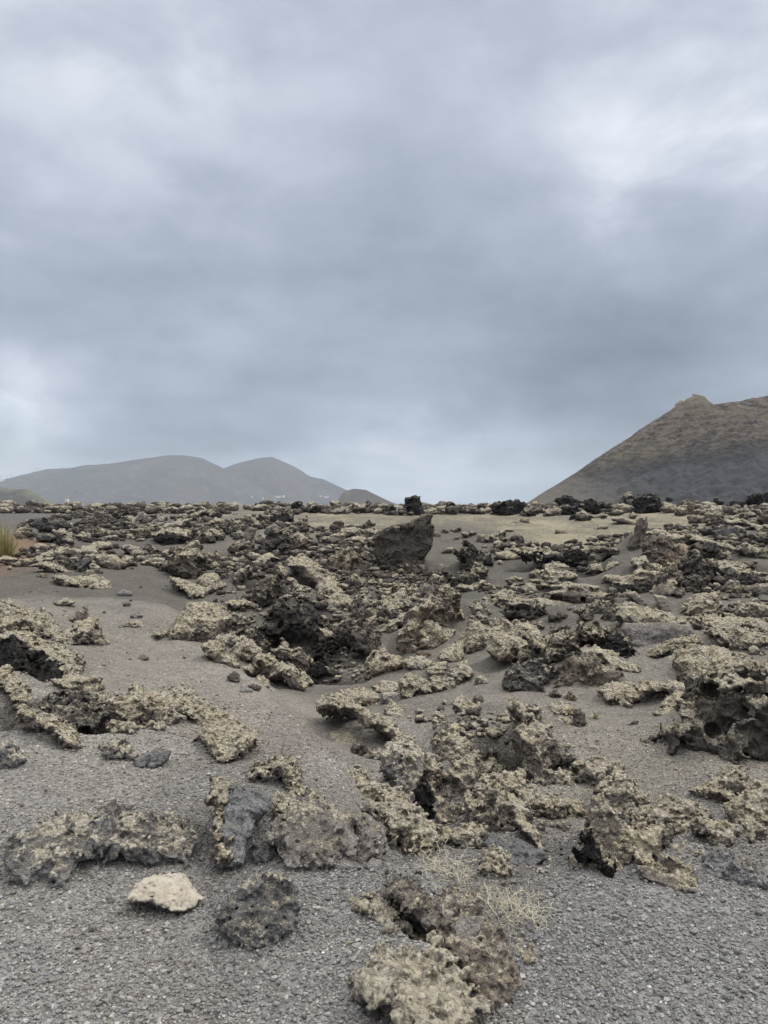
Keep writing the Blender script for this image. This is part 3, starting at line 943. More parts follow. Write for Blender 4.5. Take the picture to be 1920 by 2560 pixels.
rock('lichen_ridge', 'Z7', '388,272 430,228 490,205 550,195 625,190 660,240 725,285 800,310 860,345 885,405 840,440 760,440 700,425 640,408 580,385 500,345 430,315', 'upper part of a diagonal ridge thick with yellowish lichen', 'lichen ridge', L=.82, T=.7, lean=.6, st='l')
rock('lichen_ridge', 'Z7', '680,440 760,425 860,400 940,425 1000,480 1058,540 1065,620 1005,645 960,692 900,662 875,622 815,590 770,540 735,480', 'lower part of the diagonal lichen ridge, ending in nodular clumps', 'lichen ridge', L=.72, T=.75, lean=.4, st='l')
rock('lava_rock', 'Z7', '770,190 815,80 870,55 935,50 985,100 995,170 985,260 960,335 930,410 870,395 795,335 825,280 795,230', 'grey crumbly lava mass at the head of the diagonal lichen ridge', L=.5, W=.2, B=1.8, T=.65, st='d', amp=.8)
rock('lava_pillar', 'Z7', '990,150 1040,125 1095,180 1090,260 1065,330 1055,385 1010,335 982,300 988,220', 'lichen covered pillar just left of the tallest foreground wall', 'lava pillar', L=.72, T=.9, st='l', lean=.2)
rock('lava_wall', 'T7', '420,705 428,620 480,545 530,555 590,545 620,515 665,570 725,640 795,680 865,700 925,730 995,820 965,885 900,925 840,905 800,860 760,790 680,770 600,800 520,810 450,765', 'tall ragged lava wall with thin lichened top edge, left of the cave', 'lava wall', L=.58, W=.55, B=1.5, T=.7, lean=.25)
rock('lava_pillar', 'T7', '555,870 600,798 690,745 765,745 795,820 805,920 785,1005 740,1075 690,1065 640,1005 590,935', 'bulging lichened pillar standing in front of the tall ragged wall', 'lava pillar', L=.62, W=.5, B=1.5, T=.6, lean=.15, st='c')
rock('lichen_crust', 'T7', '305,830 335,760 400,755 492,825 495,910 455,965 400,995 370,925 325,895', 'nodular lichen knob left of the bulging pillar', 'lichen crust', L=.76, T=.7, st='l')
rock('lava_rock', 'Z7', '1055,335 1110,370 1160,420 1190,500 1130,540 1060,520 1040,430', 'narrow lava rib right of the small round cave', L=.4, W=.5, B=1.3, T=.8)
rock('lava_rock', 'T7', '790,965 870,915 955,915 1008,970 995,1045 935,1090 850,1090 780,1035', 'lumpy lichened rock at the foot of the bulging pillar', L=.62, T=.7, st='c', B=1.3)
rock('lava_wall', 'Z7', '1270,380 1340,370 1420,330 1500,385 1585,440 1580,510 1500,545 1400,570 1330,520 1230,500 1200,430', 'low broken lava wall running right from the bulging pillar', 'lava wall', L=.5, W=.5, B=1.3, T=.7, st='d')
rock('lava_boulder', 'T7', '720,440 790,385 860,395 900,425 1000,415 1080,375 1165,395 1185,470 1155,520 1135,600 1095,652 1000,695 930,725 860,695 790,655 735,590 755,540 790,480', 'huge lichened boulder overhanging the black cave', 'lava boulder', L=.66, W=.75, B=1.6, T=.7, lean=.5, dy=.25, st='c')
rock('lava_boulder', 'T7', '1135,325 1200,345 1275,365 1345,400 1405,450 1448,500 1495,600 1488,700 1478,800 1455,905 1400,960 1330,890 1270,810 1235,725 1185,650 1178,560 1200,500 1240,480 1262,440 1200,420 1148,385', 'tall lichened boulder forming the right side of the black cave', 'lava boulder', L=.6, W=.6, B=1.4, T=.6, lean=.25)
rock('lichen_crust', 'T7', '610,280 650,255 690,305 760,328 850,295 950,285 1050,275 1125,295 1135,345 1080,385 1010,372 960,338 880,352 780,345 740,385 670,365', 'long thin lichen crust on the ash behind the overhanging boulder', 'lichen crust', L=.66, T=.8, lean=.7, st='l')
rock('lava_crust', 'T7', '945,900 1000,905 1070,945 1180,975 1290,1010 1255,1065 1150,1085 1060,1045 995,985', 'flat lava crust sloping away below the black cave', 'lava crust', L=.5, B=1.2, T=.8, lean=.6)
rock('lava_rock', 'T7', '1015,900 1050,865 1100,885 1195,872 1205,950 1120,965', 'small spiky rock at the mouth of the black cave', L=.5, B=1.2, T=.7)
rock('lava_slab', 'Z7', '765,960 805,895 862,882 930,915 1000,955 1060,1010 1105,1105 1175,1150 1195,1262 1165,1262 1095,1212 1015,1142 945,1092 875,1042 825,1010', 'dark brown upper part of the cracked slab, along the black crack', 'lava slab', L=.24, W=.5, B=1.45, T=.6, lean=.45, st='c', amp=.75)
rock('lava_slab', 'Z7', '1050,1010 1120,955 1180,925 1285,955 1318,1010 1335,1080 1405,1150 1310,1210 1190,1190 1100,1115', 'upper right flank of the cracked slab under the dry twigs', 'lava slab', L=.3, W=.5, B=1.6, T=.5, lean=.8, st='c', amp=.7)
rock('lava_slab', 'Z7', '1165,1262 1205,1240 1290,1200 1350,1130 1405,1150 1465,1220 1490,1330 1508,1400 1488,1480 1415,1525 1390,1532 1312,1462 1245,1402 1196,1335', 'brown lower end of the cracked slab with a rounded foot', 'lava slab', L=.3, W=.65, B=1.75, T=.55, lean=.5, st='c', amp=.8)
rock('lava_rock', 'Z7', '1055,1040 1100,995 1170,935 1262,935 1315,1000 1275,1065 1205,1105 1170,1145 1098,1115', 'pale brown knob sitting on the cracked slab beside the dry shrub', L=.36, W=.6, B=2.2, T=.7, lean=.3, dy=-.05, amp=.8)
rock('lava_rock', 'Z7', '1170,1150 1215,1100 1300,1085 1360,1130 1385,1210 1350,1290 1260,1330 1190,1270', 'smoother grey block set in the middle of the cracked slab', L=.12, W=.3, B=1.9, T=.6, lean=.5, dy=-.05, st='s')
rock('lichen_crust', 'Z7', '585,1000 630,975 700,975 765,1005 825,1060 830,1105 760,1110 680,1085 600,1060', 'pale nodular lichen crust at the upper lip of the crack', 'lichen crust', L=.85, T=.9, lean=1.0, st='l')
rock('lichen_crust', 'Z7', '815,1112 885,1140 940,1190 1030,1245 1105,1285 1150,1355 1215,1430 1150,1405 1090,1335 1000,1285 900,1215 830,1150', 'narrow lichen crust along the near lip of the crack', 'lichen crust', L=.7, B=1.5, T=.8, lean=1.0, st='l')
rock('lichen_boulder', 'Z7', '595,1425 640,1328 720,1278 780,1265 850,1315 950,1335 1050,1295 1155,1328 1205,1400 1275,1480 1325,1560 1255,1625 1150,1658 1000,1650 850,1610 700,1590 605,1525', 'nearest boulder, wholly covered in knobbly yellow grey lichen', 'lichen boulder', L=.95, W=.25, T=.45, lean=1.15, st='l', amp=.8)
rock('lichen_crust', 'Z7', '530,1275 600,1248 660,1268 645,1305 570,1308', 'small whitish lichen crumb behind the nearest boulder', 'lichen crust', L=.8, T=.7, st='l')
rock('lichen_crust', 'Z7', '1325,765 1348,688 1400,675 1465,698 1475,760 1495,838 1420,842 1335,820', 'squat pale lichen clump behind the dry shrub', 'lichen crust', L=.95, T=.8, st='l')
rock('stone', 'Z8', '-20,560 10,508 60,500 150,515 240,535 315,568 355,612 300,648 200,660 100,630', 'flat dark grey smooth stone leaning by the gravel edge', 'stone', st='s', L=.02, W=.0, B=1.3, T=.5, lean=.6)
rock('lava_crust', 'Z7', '1075,605 1130,568 1200,565 1280,535 1345,535 1378,580 1335,648 1260,668 1200,640 1120,628', 'small lichened crust just left of the flat dark grey stone', 'lava crust', L=.6, T=.8)
rock('lichen_crust', 'Z7', '1440,1160 1530,1190 1605,1245 1665,1315 1600,1315 1520,1275', 'pale lichen tail on the gravel right of the cracked slab', 'lichen crust', L=.85, T=.8, lean=1.0, st='l')
rock('stone', 'Z7', '1350,1610 1385,1580 1420,1600 1415,1640 1370,1650', 'loose blue grey stone on gravel right of the nearest boulder', 'stone', st='p', L=.0, W=.0, B=2.2, T=.6)

# ---- right foreground
rock('lava_rock', 'Z8', '480,650 555,560 598,460 608,380 638,305 672,265 705,315 765,390 805,440 855,490 848,560 805,630 760,672 700,680 620,650 560,665', 'pyramid shaped pointed rock with a dark left flank', L=.56, W=.6, B=1.5, T=.42, lean=.15, amp=.5, st='k')
rock('lava_rock', 'Z8', '795,440 860,495 930,475 990,465 1045,485 1065,555 1125,555 1175,605 1238,690 1238,745 1150,788 1060,778 960,725 880,695 830,665 775,645', 'broad lichened rock adjoining the pyramid shaped one', L=.62, W=.6, B=1.3, T=.5, lean=.3, dy=.08)
rock('lava_pillar', 'Z8', '925,655 948,540 988,475 1042,495 1055,600 1055,700 980,700', 'short dark stub in front of the broad lichened rock', 'lava pillar', L=.35, W=.4, B=1.1, T=.7, lean=.1)
rock('lava_slab', 'Z8', '890,705 960,690 1050,710 1150,738 1222,785 1100,800 960,770', 'thin brown slab lying on gravel below the short dark stub', 'lava slab', L=.3, W=.5, B=1.6, T=.8, lean=.5, st='s')
rock('lava_rock', 'Z8', '560,690 580,625 610,655 700,670 745,690 700,705 620,705', 'jagged grey chip at the foot of the pyramid shaped rock', L=.0, W=.0, B=1.8, T=.5, st='s')
rock('lava_rock', 'Z8', '842,440 845,370 920,345 1000,362 1018,450 960,480 880,480', 'lichened knob between the pyramid and the wide clump', L=.68, T=.7, B=1.3)
rock('lava_boulder', 'Z8', '995,385 1035,305 1120,295 1180,278 1255,305 1318,328 1320,400 1255,465 1150,490 1060,480 990,445', 'wide lichened clump overhanging a dark slot', 'lava boulder', L=.66, W=.7, B=1.4, T=.65)
rock('lava_rock', 'Z8', '1210,450 1270,412 1330,422 1430,425 1440,505 1340,560 1300,508 1235,498', 'knotty lichened rock right of the dark slot', L=.68, B=1.3, T=.7)
rock('lava_boulder', 'Z8', '1420,335 1470,295 1560,252 1690,240 1690,405 1600,430 1520,440 1450,440 1410,385', 'pale lichened clump cut by the frame, above the grey pitted stone', 'lava boulder', L=.74, B=1.4, T=.65)
rock('lava_ridge', 'Z8', '1190,252 1280,215 1360,165 1400,125 1450,82 1520,82 1600,115 1700,145 1700,245 1560,255 1450,298 1380,318 1330,298 1270,308', 'long lichened ridge rising above the wide clump', 'lava ridge', L=.62, W=.6, B=1.3, T=.7)
rock('lava_rock', 'Z8', '485,130 518,72 570,72 640,52 715,42 778,85 778,175 700,198 620,190 560,180 495,178', 'lichened lump with a dark notch, uphill of the pyramid', L=.62, B=1.3, T=.7, holes=((520,130,32,.3),))
rock('lava_rock', 'Z8', '660,255 698,205 760,142 835,162 858,220 908,280 898,345 835,398 770,380 718,325', 'lumpy lichened rock leaning down behind the pyramid tip', L=.64, B=1.3, T=.7)
rock('lichen_crust', 'Z8', '1515,525 1538,435 1612,425 1628,460 1565,528', 'small lichened ledge beside reddish ash', 'lichen crust', L=.78, T=.8, st='l')
rock('lava_boulder', 'Z8', '1295,700 1308,612 1400,600 1480,642 1560,662 1650,672 1655,745 1560,758 1480,750 1380,755 1310,768', 'grey violet pitted stone lying on the gravel brow', 'lava boulder', L=.18, W=.1, B=2.0, T=.55, lean=.4, st='d', amp=.6)
rock('lichen_ridge', 'Z8', '180,335 208,255 290,262 360,282 448,305 438,368 370,380 290,370 230,390', 'row of rounded lichen nodules left of the yellow knob', 'lichen ridge', L=.78, T=.8, st='l')
rock('lichen_crust', 'Z8', '452,345 488,298 545,302 580,350 548,388 480,382', 'single bright yellowish lichen knob', 'lichen crust', L=1.0, T=.8, st='l')
rock('lava_rock', 'Z8', '-10,240 60,262 150,262 205,325 225,385 150,420 80,380 -10,370', 'lichened rock mound under the low broken wall', L=.6, B=1.3, T=.7)
rock('lava_rock', 'Z8', '30,145 110,122 195,132 270,210 200,262 120,232 50,210', 'lichened crest at the lower end of the sloping flat crust', L=.62, B=1.2, T=.7)
rock('lava_rock', 'Z8', '380,140 430,110 490,125 500,190 420,200 370,180', 'small lichen spotted rock below the right side of the cave', L=.6, B=1.3, T=.7)
rock('lava_slab', 'Z8', '150,420 200,400 260,450 320,530 350,590 300,570 230,500 170,450', 'thin lichened blade edging the ash behind the flat dark stone', 'lava slab', L=.62, T=.6, lean=.3, st='s')
rock('lava_rock', 'Z8', '560,520 545,470 580,455 600,510', 'tiny lichened nub stuck to the pyramid flank', L=.7, T=.8)

# ---- left
rock('lava_slab', 'Z3', '-20,372 60,342 112,340 180,374 252,415 335,446 405,488 428,540 440,610 350,610 300,578 240,540 180,512 130,450 88,408 30,398 -20,395', 'thick lichened slab roofing the black hollow', 'lava slab', L=.74, T=.75, lean=.9, st='l', dy=.25)
rock('lava_rock', 'Z3', '-30,420 60,402 130,470 222,530 305,585 345,650 320,700 270,760 170,760 100,660 40,570 -30,545', 'black rough rock face inside the hollow under the thick slab', L=.02, W=.2, B=.22, T=.6, dy=.6, st='d')  # stone colour darkened to read as the black shade of the hollow
rock('lava_crust', 'Z3', '322,605 420,595 500,592 565,592 600,680 545,710 470,692 380,672 335,645', 'layered lichened crust hanging over the right of the black hollow', 'lava crust', L=.6, T=.9, lean=.6, st='y', dy=.1)
rock('lichen_ridge', 'Z3', '-20,180 60,170 130,205 205,215 285,255 340,330 315,378 240,360 180,340 100,340 40,340 -20,340', 'broad lichen mound behind the thick slab', 'lichen ridge', L=.86, T=.8, lean=.7, st='l')
rock('lava_rock', 'Z3', '370,345 450,292 560,272 580,350 632,425 560,420 480,400 395,390', 'lichened rock tailing down right of the broad mound', L=.62, T=.8, lean=.5)
rock('lichen_crust', 'Z3', '322,352 400,355 448,402 400,428 332,395', 'greenish lichen clump right of the thick slab', 'lichen crust', L=.85, T=.8, st='l')
rock('lava_rock', 'Z3', '422,255 465,218 502,192 515,262 482,290', 'dark upright stub at the top of the tailing rock', L=.35, B=1.0, T=.8)
rock('lava_rock', 'Z3', '222,245 258,195 305,240 275,278', 'dark knob poking from the broad lichen mound', L=.35, B=1.0, T=.8)
rock('lava_crust', 'Z3', '565,725 600,680 680,685 742,705 790,642 845,652 858,700 885,690 915,760 908,840 885,880 780,892 700,870 655,810 612,770', 'lichened crust with ragged left end, between hollow and ash slope', 'lava crust', L=.76, W=.7, T=.7, lean=.45, st='l')
rock('lava_crust', 'Z3', '880,690 960,658 1052,658 1115,685 1185,735 1255,795 1335,836 1385,868 1290,890 1200,892 1150,845 1080,815 1000,785 935,755', 'long smooth backed lichen crust tapering downslope', 'lava crust', L=.88, T=.8, lean=.7, st='l')
rock('lava_rock', 'Z3', '895,785 1000,785 1070,840 1005,892 905,892', 'brown rough rock shaded under the tapering crust', L=.4, W=.6, B=1.3, T=.6, dy=.08)
rock('lichen_boulder', 'Z3', '1195,932 1238,885 1330,878 1432,894 1505,938 1520,980 1475,1015 1422,1048 1350,1082 1278,1058 1235,1015 1205,972', 'rounded pad of pale lichen alone on the ash slope', 'lichen boulder', L=1.0, T=.55, lean=1.1, st='l', amp=.6)
rock('lava_crust', 'Z3', '592,1012 640,995 690,972 735,1005 765,1042 825,1048 815,1098 740,1090 680,1060 615,1048', 'small arched grey crust left of the dark smooth stone', 'lava crust', L=.5, W=.2, B=1.3, T=.8, lean=.5)
rock('stone', 'Z3', '802,1075 860,1046 940,1034 1005,1050 995,1095 920,1128 825,1122', 'dark blue grey smooth stone at the end of the arched crust', 'stone', st='s', L=.08, W=.0, B=1.3, T=.8)
rock('lichen_ridge', 'Z3', '-20,585 35,545 72,605 115,675 152,740 135,800 98,770 55,700 15,655 -20,640', 'lichen covered lip on the near side of the black hollow', 'lichen ridge', L=.84, T=.9, lean=.8, st='l')
rock('lichen_crust', 'Z3', '145,795 200,815 262,855 315,885 365,915 425,955 478,1012 440,1030 378,990 300,922 215,872', 'thin lichen strip edging the gravel below the hollow', 'lichen crust', L=.6, B=1.4, T=1.0, lean=1.0, st='l')
rock('lava_rock', 'Z3', '-20,1015 40,1002 92,1045 138,1092 82,1140 -20,1145', 'grey lichened clump at the left frame edge in gravel', L=.5, W=.1, B=1.5, T=.7)
rock('lava_rock', 'Z3', '290,760 420,715 565,715 690,790 705,870 580,885 420,865 320,830', 'dark rubble heap at the bottom of the hollow', L=.25, W=.3, B=.55, T=.4, lean=.9, st='d', dy=-.1)
rock('lava_rock', 'Z3', '512,905 575,898 585,930 540,945', 'dark small rock near the hollow floor', L=.1, B=1.0, T=.8)
rock('lichen_crust', 'Z3', '650,885 708,866 782,876 828,910 765,934 665,934', 'low lichen crust before the ragged crust', 'lichen crust', L=.75, T=.9, st='l')
rock('lichen_crust', 'Z3', '842,888 900,870 968,900 945,922 865,912', 'flat lichen flake under the brown shaded rock', 'lichen crust', L=.75, T=.9, st='l')
rock('stone', 'Z3', '1350,595 1388,560 1420,588 1415,628 1368,618', 'black block on the ash slope above the pad', 'stone', L=.0, B=.7, T=.8, st='s')
rock('stone', 'Z3', '1465,652 1500,635 1548,658 1535,682', 'black flat stone on the ash slope near lichen', 'stone', L=.0, B=.7, T=.8, st='s')
rock('stone', 'Z3', '1420,672 1455,655 1500,672 1485,690 1430,690', 'greenish grey rounded stone beside the black flat one', 'stone', L=.0, W=.1, B=2.0, T=.7, st='p')
rock('stone', 'Z3', '695,95 735,78 785,98 778,120 705,118', 'lone grey rounded stone high on the ash slope', 'stone', L=.05, W=.1, B=1.6, T=.7, st='p')
rock('stone', 'Z3', '775,235 805,212 845,232 835,262 795,258', 'rough grey stone midway up the ash slope', 'stone', L=.2, W=.2, B=1.4, T=.7)
rock('lava_crust', 'Z3', '735,295 790,270 865,298 852,318 785,318', 'small lichened crust beside the rough grey stone', 'lava crust', L=.6, T=.9)
rock('lava_crust', 'Z3', '325,152 400,134 438,158 412,186 345,182', 'small lichened crust near the top of the ash slope', 'lava crust', L=.6, T=.9)
rock('stone', 'Z3', '720,170 750,155 780,165 760,182', 'small brown stone below the lone grey one', 'stone', L=.1, W=.6, B=1.2, T=.8)
rock('stone', 'Z3', '820,490 850,468 885,490 850,500', 'dark flake on the bare ash slope', 'stone', L=.0, B=1.0, T=.8)
rock('stone', 'Z3', '30,895 70,862 102,870 85,905', 'dark stone in gravel beside the lichen lip', 'stone', L=.0, B=1.0, T=.8)
rock('lichen_crust', 'Z7', '425,0 470,-25 540,-10 610,40 640,80 570,75 500,45', 'bright yellowish lichen tongue beside a small dark hole', 'lichen crust', L=1.0, T=.9, lean=1.0, st='l')
rock('lava_rock', 'Z7', '560,90 580,55 630,45 665,75 650,125 600,115', 'black stone set in the small hole by the lichen tongue', L=.0, B=.6, T=.7, st='d')
rock('lichen_crust', 'Z7', '660,120 700,85 760,80 800,110 790,150 700,150', 'lichen clump between the small dark hole and the grey crumbly mass', 'lichen crust', L=.8, T=.8, st='l')
# ------------------------------------------------------------------ the hollow in the middle
DK = dict(L=.20, W=.45, B=.42, st='d', T=.7)
MX = dict(L=.5, W=.5, B=.72, st='d', T=.75)
LI = dict(L=.8, W=.5, B=1.2, st='l', T=.8, lean=.6)
LR, LC, LB = 'lava rock', 'lava crust', 'lava boulder'
rock('lichen_ridge', 'T5', '-10,495 100,455 128,398 180,328 245,282 280,245 352,268 432,298 522,328 565,380 525,425 480,485 440,535 350,575 270,555 170,540 60,505', 'long yellow lichen ridge climbing the left side of the hollow', 'lichen ridge', **LI)
rock('lichen_crust', 'T5', '460,500 560,505 680,525 742,528 705,575 600,575 500,575 438,555', 'flat lichen tongue at the lower end of the long yellow ridge', 'lichen crust', **LI)
rock('lava_rock', 'T5', '525,420 578,355 650,335 722,378 735,470 722,525 640,505 560,505 500,485', 'dark knobbed rock behind the flat lichen tongue', LR, **MX)
rock('lava_rock', 'T5', '385,610 440,565 530,595 562,680 622,700 645,775 560,745 480,705 415,665', 'lichened rock edging the top of the ash slope', LR, L=.66, T=.8, lean=.5)
rock('lava_boulder', 'T5', '625,655 688,590 740,550 802,575 855,630 875,690 822,745 730,748 655,718', 'rounded brown boulder dusted with lichen, left of the black crag', LB, L=.6, W=.7, B=1.3, T=.7, st='c')
rock('lava_crag', 'T5', '975,400 988,325 1060,270 1110,298 1150,285 1192,335 1242,395 1300,450 1400,470 1485,490 1485,570 1405,640 1448,700 1382,765 1300,705 1200,665 1120,595 1040,565 978,545 968,480', 'black jagged crag in the heart of the hollow', 'lava crag', L=.16, W=.35, B=.30, T=.6, st='d')
rock('lichen_crust', 'T5', '1238,432 1330,438 1430,475 1488,500 1440,545 1340,525 1258,482', 'lichen cap on the right shoulder of the black crag', 'lichen crust', dy=-.3, **LI)
rock('lava_rock', 'T5', '845,590 900,545 972,585 965,645 885,648', 'small lichened rock at the left foot of the black crag', LR, **MX)
rock('lava_rock', 'T5', '965,640 1060,560 1102,600 1135,650 1212,660 1275,710 1318,760 1310,835 1230,860 1155,795 1080,745 995,715', 'spotted lava mass below the black crag', LR, L=.5, B=.9, st='d', T=.7)
rock('lichen_ridge', 'T5', '865,722 960,715 1062,785 1132,798 1235,860 1298,940 1285,1008 1180,1008 1115,935 1040,865 960,848 885,795', 'lichened spur running down to the hollow floor', 'lichen ridge', L=.7, B=1.1, T=.7, st='c')
rock('lava_boulder', 'T5', '1455,405 1520,385 1602,398 1648,470 1625,545 1540,568 1470,545 1435,472', 'dark rounded boulder across from the black crag', LB, L=.3, W=.5, B=.8, T=.75, st='c')
rock('lava_rock', 'T6', '-20,480 60,420 130,400 180,440 200,520 270,560 300,640 230,690 190,720 140,640 60,580 -20,560', 'dark spiky rocks tailing right from the dark rounded boulder', LR, **DK)
rock('lichen_boulder', 'T5', '1425,245 1478,178 1560,150 1635,188 1670,262 1645,318 1540,318 1435,298', 'lichen capped boulder above the dark rounded one', 'lichen boulder', L=.76, W=.6, B=.9, T=.75, st='l')
rock('lava_crag', 'T5', '835,195 860,100 950,45 1060,15 1115,55 1205,115 1295,178 1358,212 1345,255 1230,268 1180,298 1090,288 1010,308 935,205 875,205', 'broken crag with a tall black cleft, uphill of the black crag', 'lava crag', L=.3, W=.55, B=.5, T=.7, st='d', holes=((1000,200,45,.35), (985,140,28,.3), (1020,260,35,.35)))
rock('lichen_ridge', 'T5', '1075,0 1140,22 1205,82 1285,135 1345,178 1368,228 1300,218 1215,168 1138,108 1078,58', 'straight lichen edge slanting down over the cleft crag', 'lichen ridge', L=.82, T=.8, dy=-.3, st='l')
rock('lichen_ridge', 'T5', '575,232 680,195 800,225 882,245 988,310 945,338 850,298 740,268 638,268', 'ragged lichen row left of the cleft crag', 'lichen ridge', **LI)
rock('lichen_ridge', 'T5', '1188,305 1250,235 1340,225 1415,250 1332,298 1228,348', 'short lichen ridge right of the cleft crag', 'lichen ridge', **LI)
rock('lava_crust', 'T5', '95,-5 160,22 232,55 302,95 395,135 385,198 280,178 198,138 138,75', 'lichen crust slanting down the top of the left ash slope', LC, L=.66, T=.8, lean=.6)
rock('lichen_boulder', 'T5', '315,112 338,35 400,-8 482,-5 505,60 555,92 500,138 400,138', 'tan lichen ball on the upper left of the hollow', 'lichen boulder', L=.85, W=.8, B=1.2, T=.8, st='l')
rock('lichen_crust', 'T5', '720,800 800,780 880,830 960,890 1040,960 1060,985 980,960 900,900 800,850', 'thin lichen curb between ash slope and lichened spur', 'lichen crust', L=.75, T=.9, lean=.9, st='l')
rock('lichen_crust', 'T5', '800,920 830,880 890,880 940,960 980,1000 900,970', 'pinkish lichen crumb beside the black flat stone', 'lichen crust', **LI)
rock('lava_rock', 'T5', '820,510 835,450 848,450 840,560 815,560', 'thin stub standing on the ash left of the black crag', LR, **MX)

rock('lichen_ridge', 'T6', '200,378 258,305 330,255 400,205 460,165 500,135 525,178 565,218 595,262 545,325 440,358 340,368 260,388', 'bright lichen face in the middle of the hollow', 'lichen ridge', L=.88, B=1.3, T=.7, lean=.7, st='l')
rock('lava_rock', 'T6', '310,470 380,400 460,370 540,340 600,310 560,400 500,440 420,470 340,490', 'lichened rib right below the bright lichen face', LR, L=.7, T=.8, st='c')
rock('lava_ridge', 'T6', '472,602 495,500 538,415 600,300 680,265 722,225 768,258 705,340 655,420 645,500 668,600 590,668 545,628', 'steep ribbed lava ridge with reddish flanks', 'lava ridge', L=.6, W=.9, B=1.2, T=.75)
rock('lava_crag', 'T6', '685,335 758,248 818,188 838,142 892,112 945,168 975,238 1005,290 1062,308 1152,285 1245,318 1328,390 1250,428 1190,408 1085,405 1085,465 960,488 875,445 798,408 738,408', 'peaked crag with an oval dark cave under its crest', 'lava crag', L=.6, W=.8, B=1.1, T=.7, holes=((975,400,85,.2), (1060,420,40,.2)))
rock('lava_rock', 'T6', '635,485 720,418 822,436 872,478 945,490 958,562 882,608 760,630 672,598', 'brown broken rock under the oval cave', LR, L=.5, W=.9, B=1.2, T=.7)
rock('lava_rock', 'T6', '620,660 660,640 720,640 760,680 700,715 640,700', 'reddish dark block below the brown broken rock', LR, L=.05, W=1.0, B=.9, T=.8, st='s')
rock('lichen_ridge', 'T6', '995,562 1058,500 1098,405 1172,395 1215,468 1282,458 1352,445 1305,525 1225,585 1215,655 1120,688 1040,668 955,645 975,590', 'lichen wedge to the right of the oval cave', 'lichen ridge', L=.78, B=1.2, T=.75, st='l')
rock('lava_slab', 'T6', '1335,455 1390,378 1475,428 1455,505 1390,518', 'triangular lichened slab on edge', 'lava slab', L=.72, W=.5, B=1.2, T=.5, st='s')
rock('lava_slab', 'T6', '1445,485 1520,412 1605,455 1670,500 1645,568 1540,538 1475,525', 'hump backed lichened slab beside the triangular one', 'lava slab', L=.74, W=.5, B=1.2, T=.6, st='c')
rock('lava_crust', 'T6', '1235,542 1310,502 1420,502 1522,535 1602,565 1670,600 1670,745 1580,768 1478,725 1400,722 1315,708 1262,625', 'overhanging crust with tan lichen, above shaded grey ash', LC, L=.74, W=.8, B=1.2, T=.7)
rock('lichen_ridge', 'T6', '195,765 248,678 342,628 392,678 472,698 538,738 508,805 400,848 300,872 205,862', 'humped lichen mound with reddish base at the hollow floor', 'lichen ridge', L=.7, W=1.0, B=1.3, T=.7, st='l')
rock('lichen_ridge', 'T6', '515,745 580,705 682,715 775,745 735,798 640,808 545,798', 'low lichen bank joined to the humped mound', 'lichen ridge', **LI)
rock('lava_crust', 'T6', '715,825 778,765 872,755 888,830 878,888 755,888', 'layered lichened block on the ash', LC, L=.72, T=.8, st='y')
rock('lichen_ridge', 'T6', '845,645 918,595 1002,575 1028,680 998,745 880,748 795,708', 'ragged lichen band behind the layered block', 'lichen ridge', **LI)
rock('lava_rock', 'T6', '895,835 978,775 1052,742 1118,832 1085,905 1000,948 905,898', 'lichened rock with forked top beside the layered block', LR, L=.7, T=.8, st='c')
rock('lichen_boulder', 'T6', '482,1005 488,905 560,862 642,875 705,938 738,992 640,1018 560,1060 502,1068', 'dome of olive lichen at the front of the hollow', 'lichen boulder', L=.88, T=.75, st='l')
rock('lichen_crust', 'T6', '735,965 768,895 850,878 942,895 975,940 932,992 820,992', 'flat topped lichen block right of the olive dome', 'lichen crust', L=.9, W=.4, B=.8, T=.8, st='l')
rock('lava_slab', 'T6', '255,962 330,898 440,915 485,960 422,1005 330,1025 275,1005', 'dark edged flat slabs left of the olive dome', 'lava slab', L=.6, T=.8, lean=.6, st='y')
rock('lichen_ridge', 'T6', '-20,1000 80,975 170,985 262,998 315,1050 285,1105 150,1130 -20,1130', 'tan lichen bank at the foot of the hollow', 'lichen ridge', L=.82, W=.9, B=1.3, T=.8, lean=.6, st='l')
rock('lava_rock', 'T6', '320,1020 400,1000 470,1010 460,1080 400,1106 330,1080', 'grey lumps between the tan bank and the olive dome', LR, L=.4, W=.2, B=1.6, T=.8)
rock('lava_boulder', 'T6', '1425,888 1465,795 1550,755 1620,765 1680,745 1690,985 1540,978 1445,958', 'dark shaded boulder sprinkled with white lichen', LB, L=.3, W=.2, B=.75, T=.7, st='d')
rock('lava_rock', 'T6', '1365,955 1385,912 1420,925 1412,968', 'small black stone before the dark shaded boulder', LR, **DK)
rock('lava_rock', 'T6', '1130,935 1150,870 1200,875 1250,915 1240,935', 'small pale crusted stone lying on open ash', LR, L=.6, W=.1, B=1.0, T=.8)
rock('lava_rock', 'T6', '1185,285 1260,235 1340,155 1432,132 1458,190 1405,275 1330,338 1258,338', 'lichened rocks on the far right bank of the hollow', LR, L=.72, T=.8, st='c')
rock('lava_rock', 'T6', '1415,275 1480,215 1562,245 1608,290 1560,338 1448,318', 'lichen nodule rock next to a dark ledge', LR, L=.78, T=.8, st='l')
rock('lichen_ridge', 'Z4', '475,862 560,825 652,855 722,895 802,925 892,948 965,995 1025,1048 1038,1095 980,1118 900,1088 835,1028 755,968 685,925 595,895', 'long lichen ridge along the near rim of the hollow', 'lichen ridge', L=.76, T=.8, lean=.5, st='l')
rock('lichen_crust', 'Z4', '870,900 900,850 950,880 985,940 960,960 890,940', 'lichen clump behind the near rim ridge', 'lichen crust', **LI)
rock('lava_rock', 'T7', '765,245 790,205 840,205 860,255 830,280 785,275', 'dark pointed stone on the ash above the long thin crust', LR, L=.3, B=.8, T=.8)
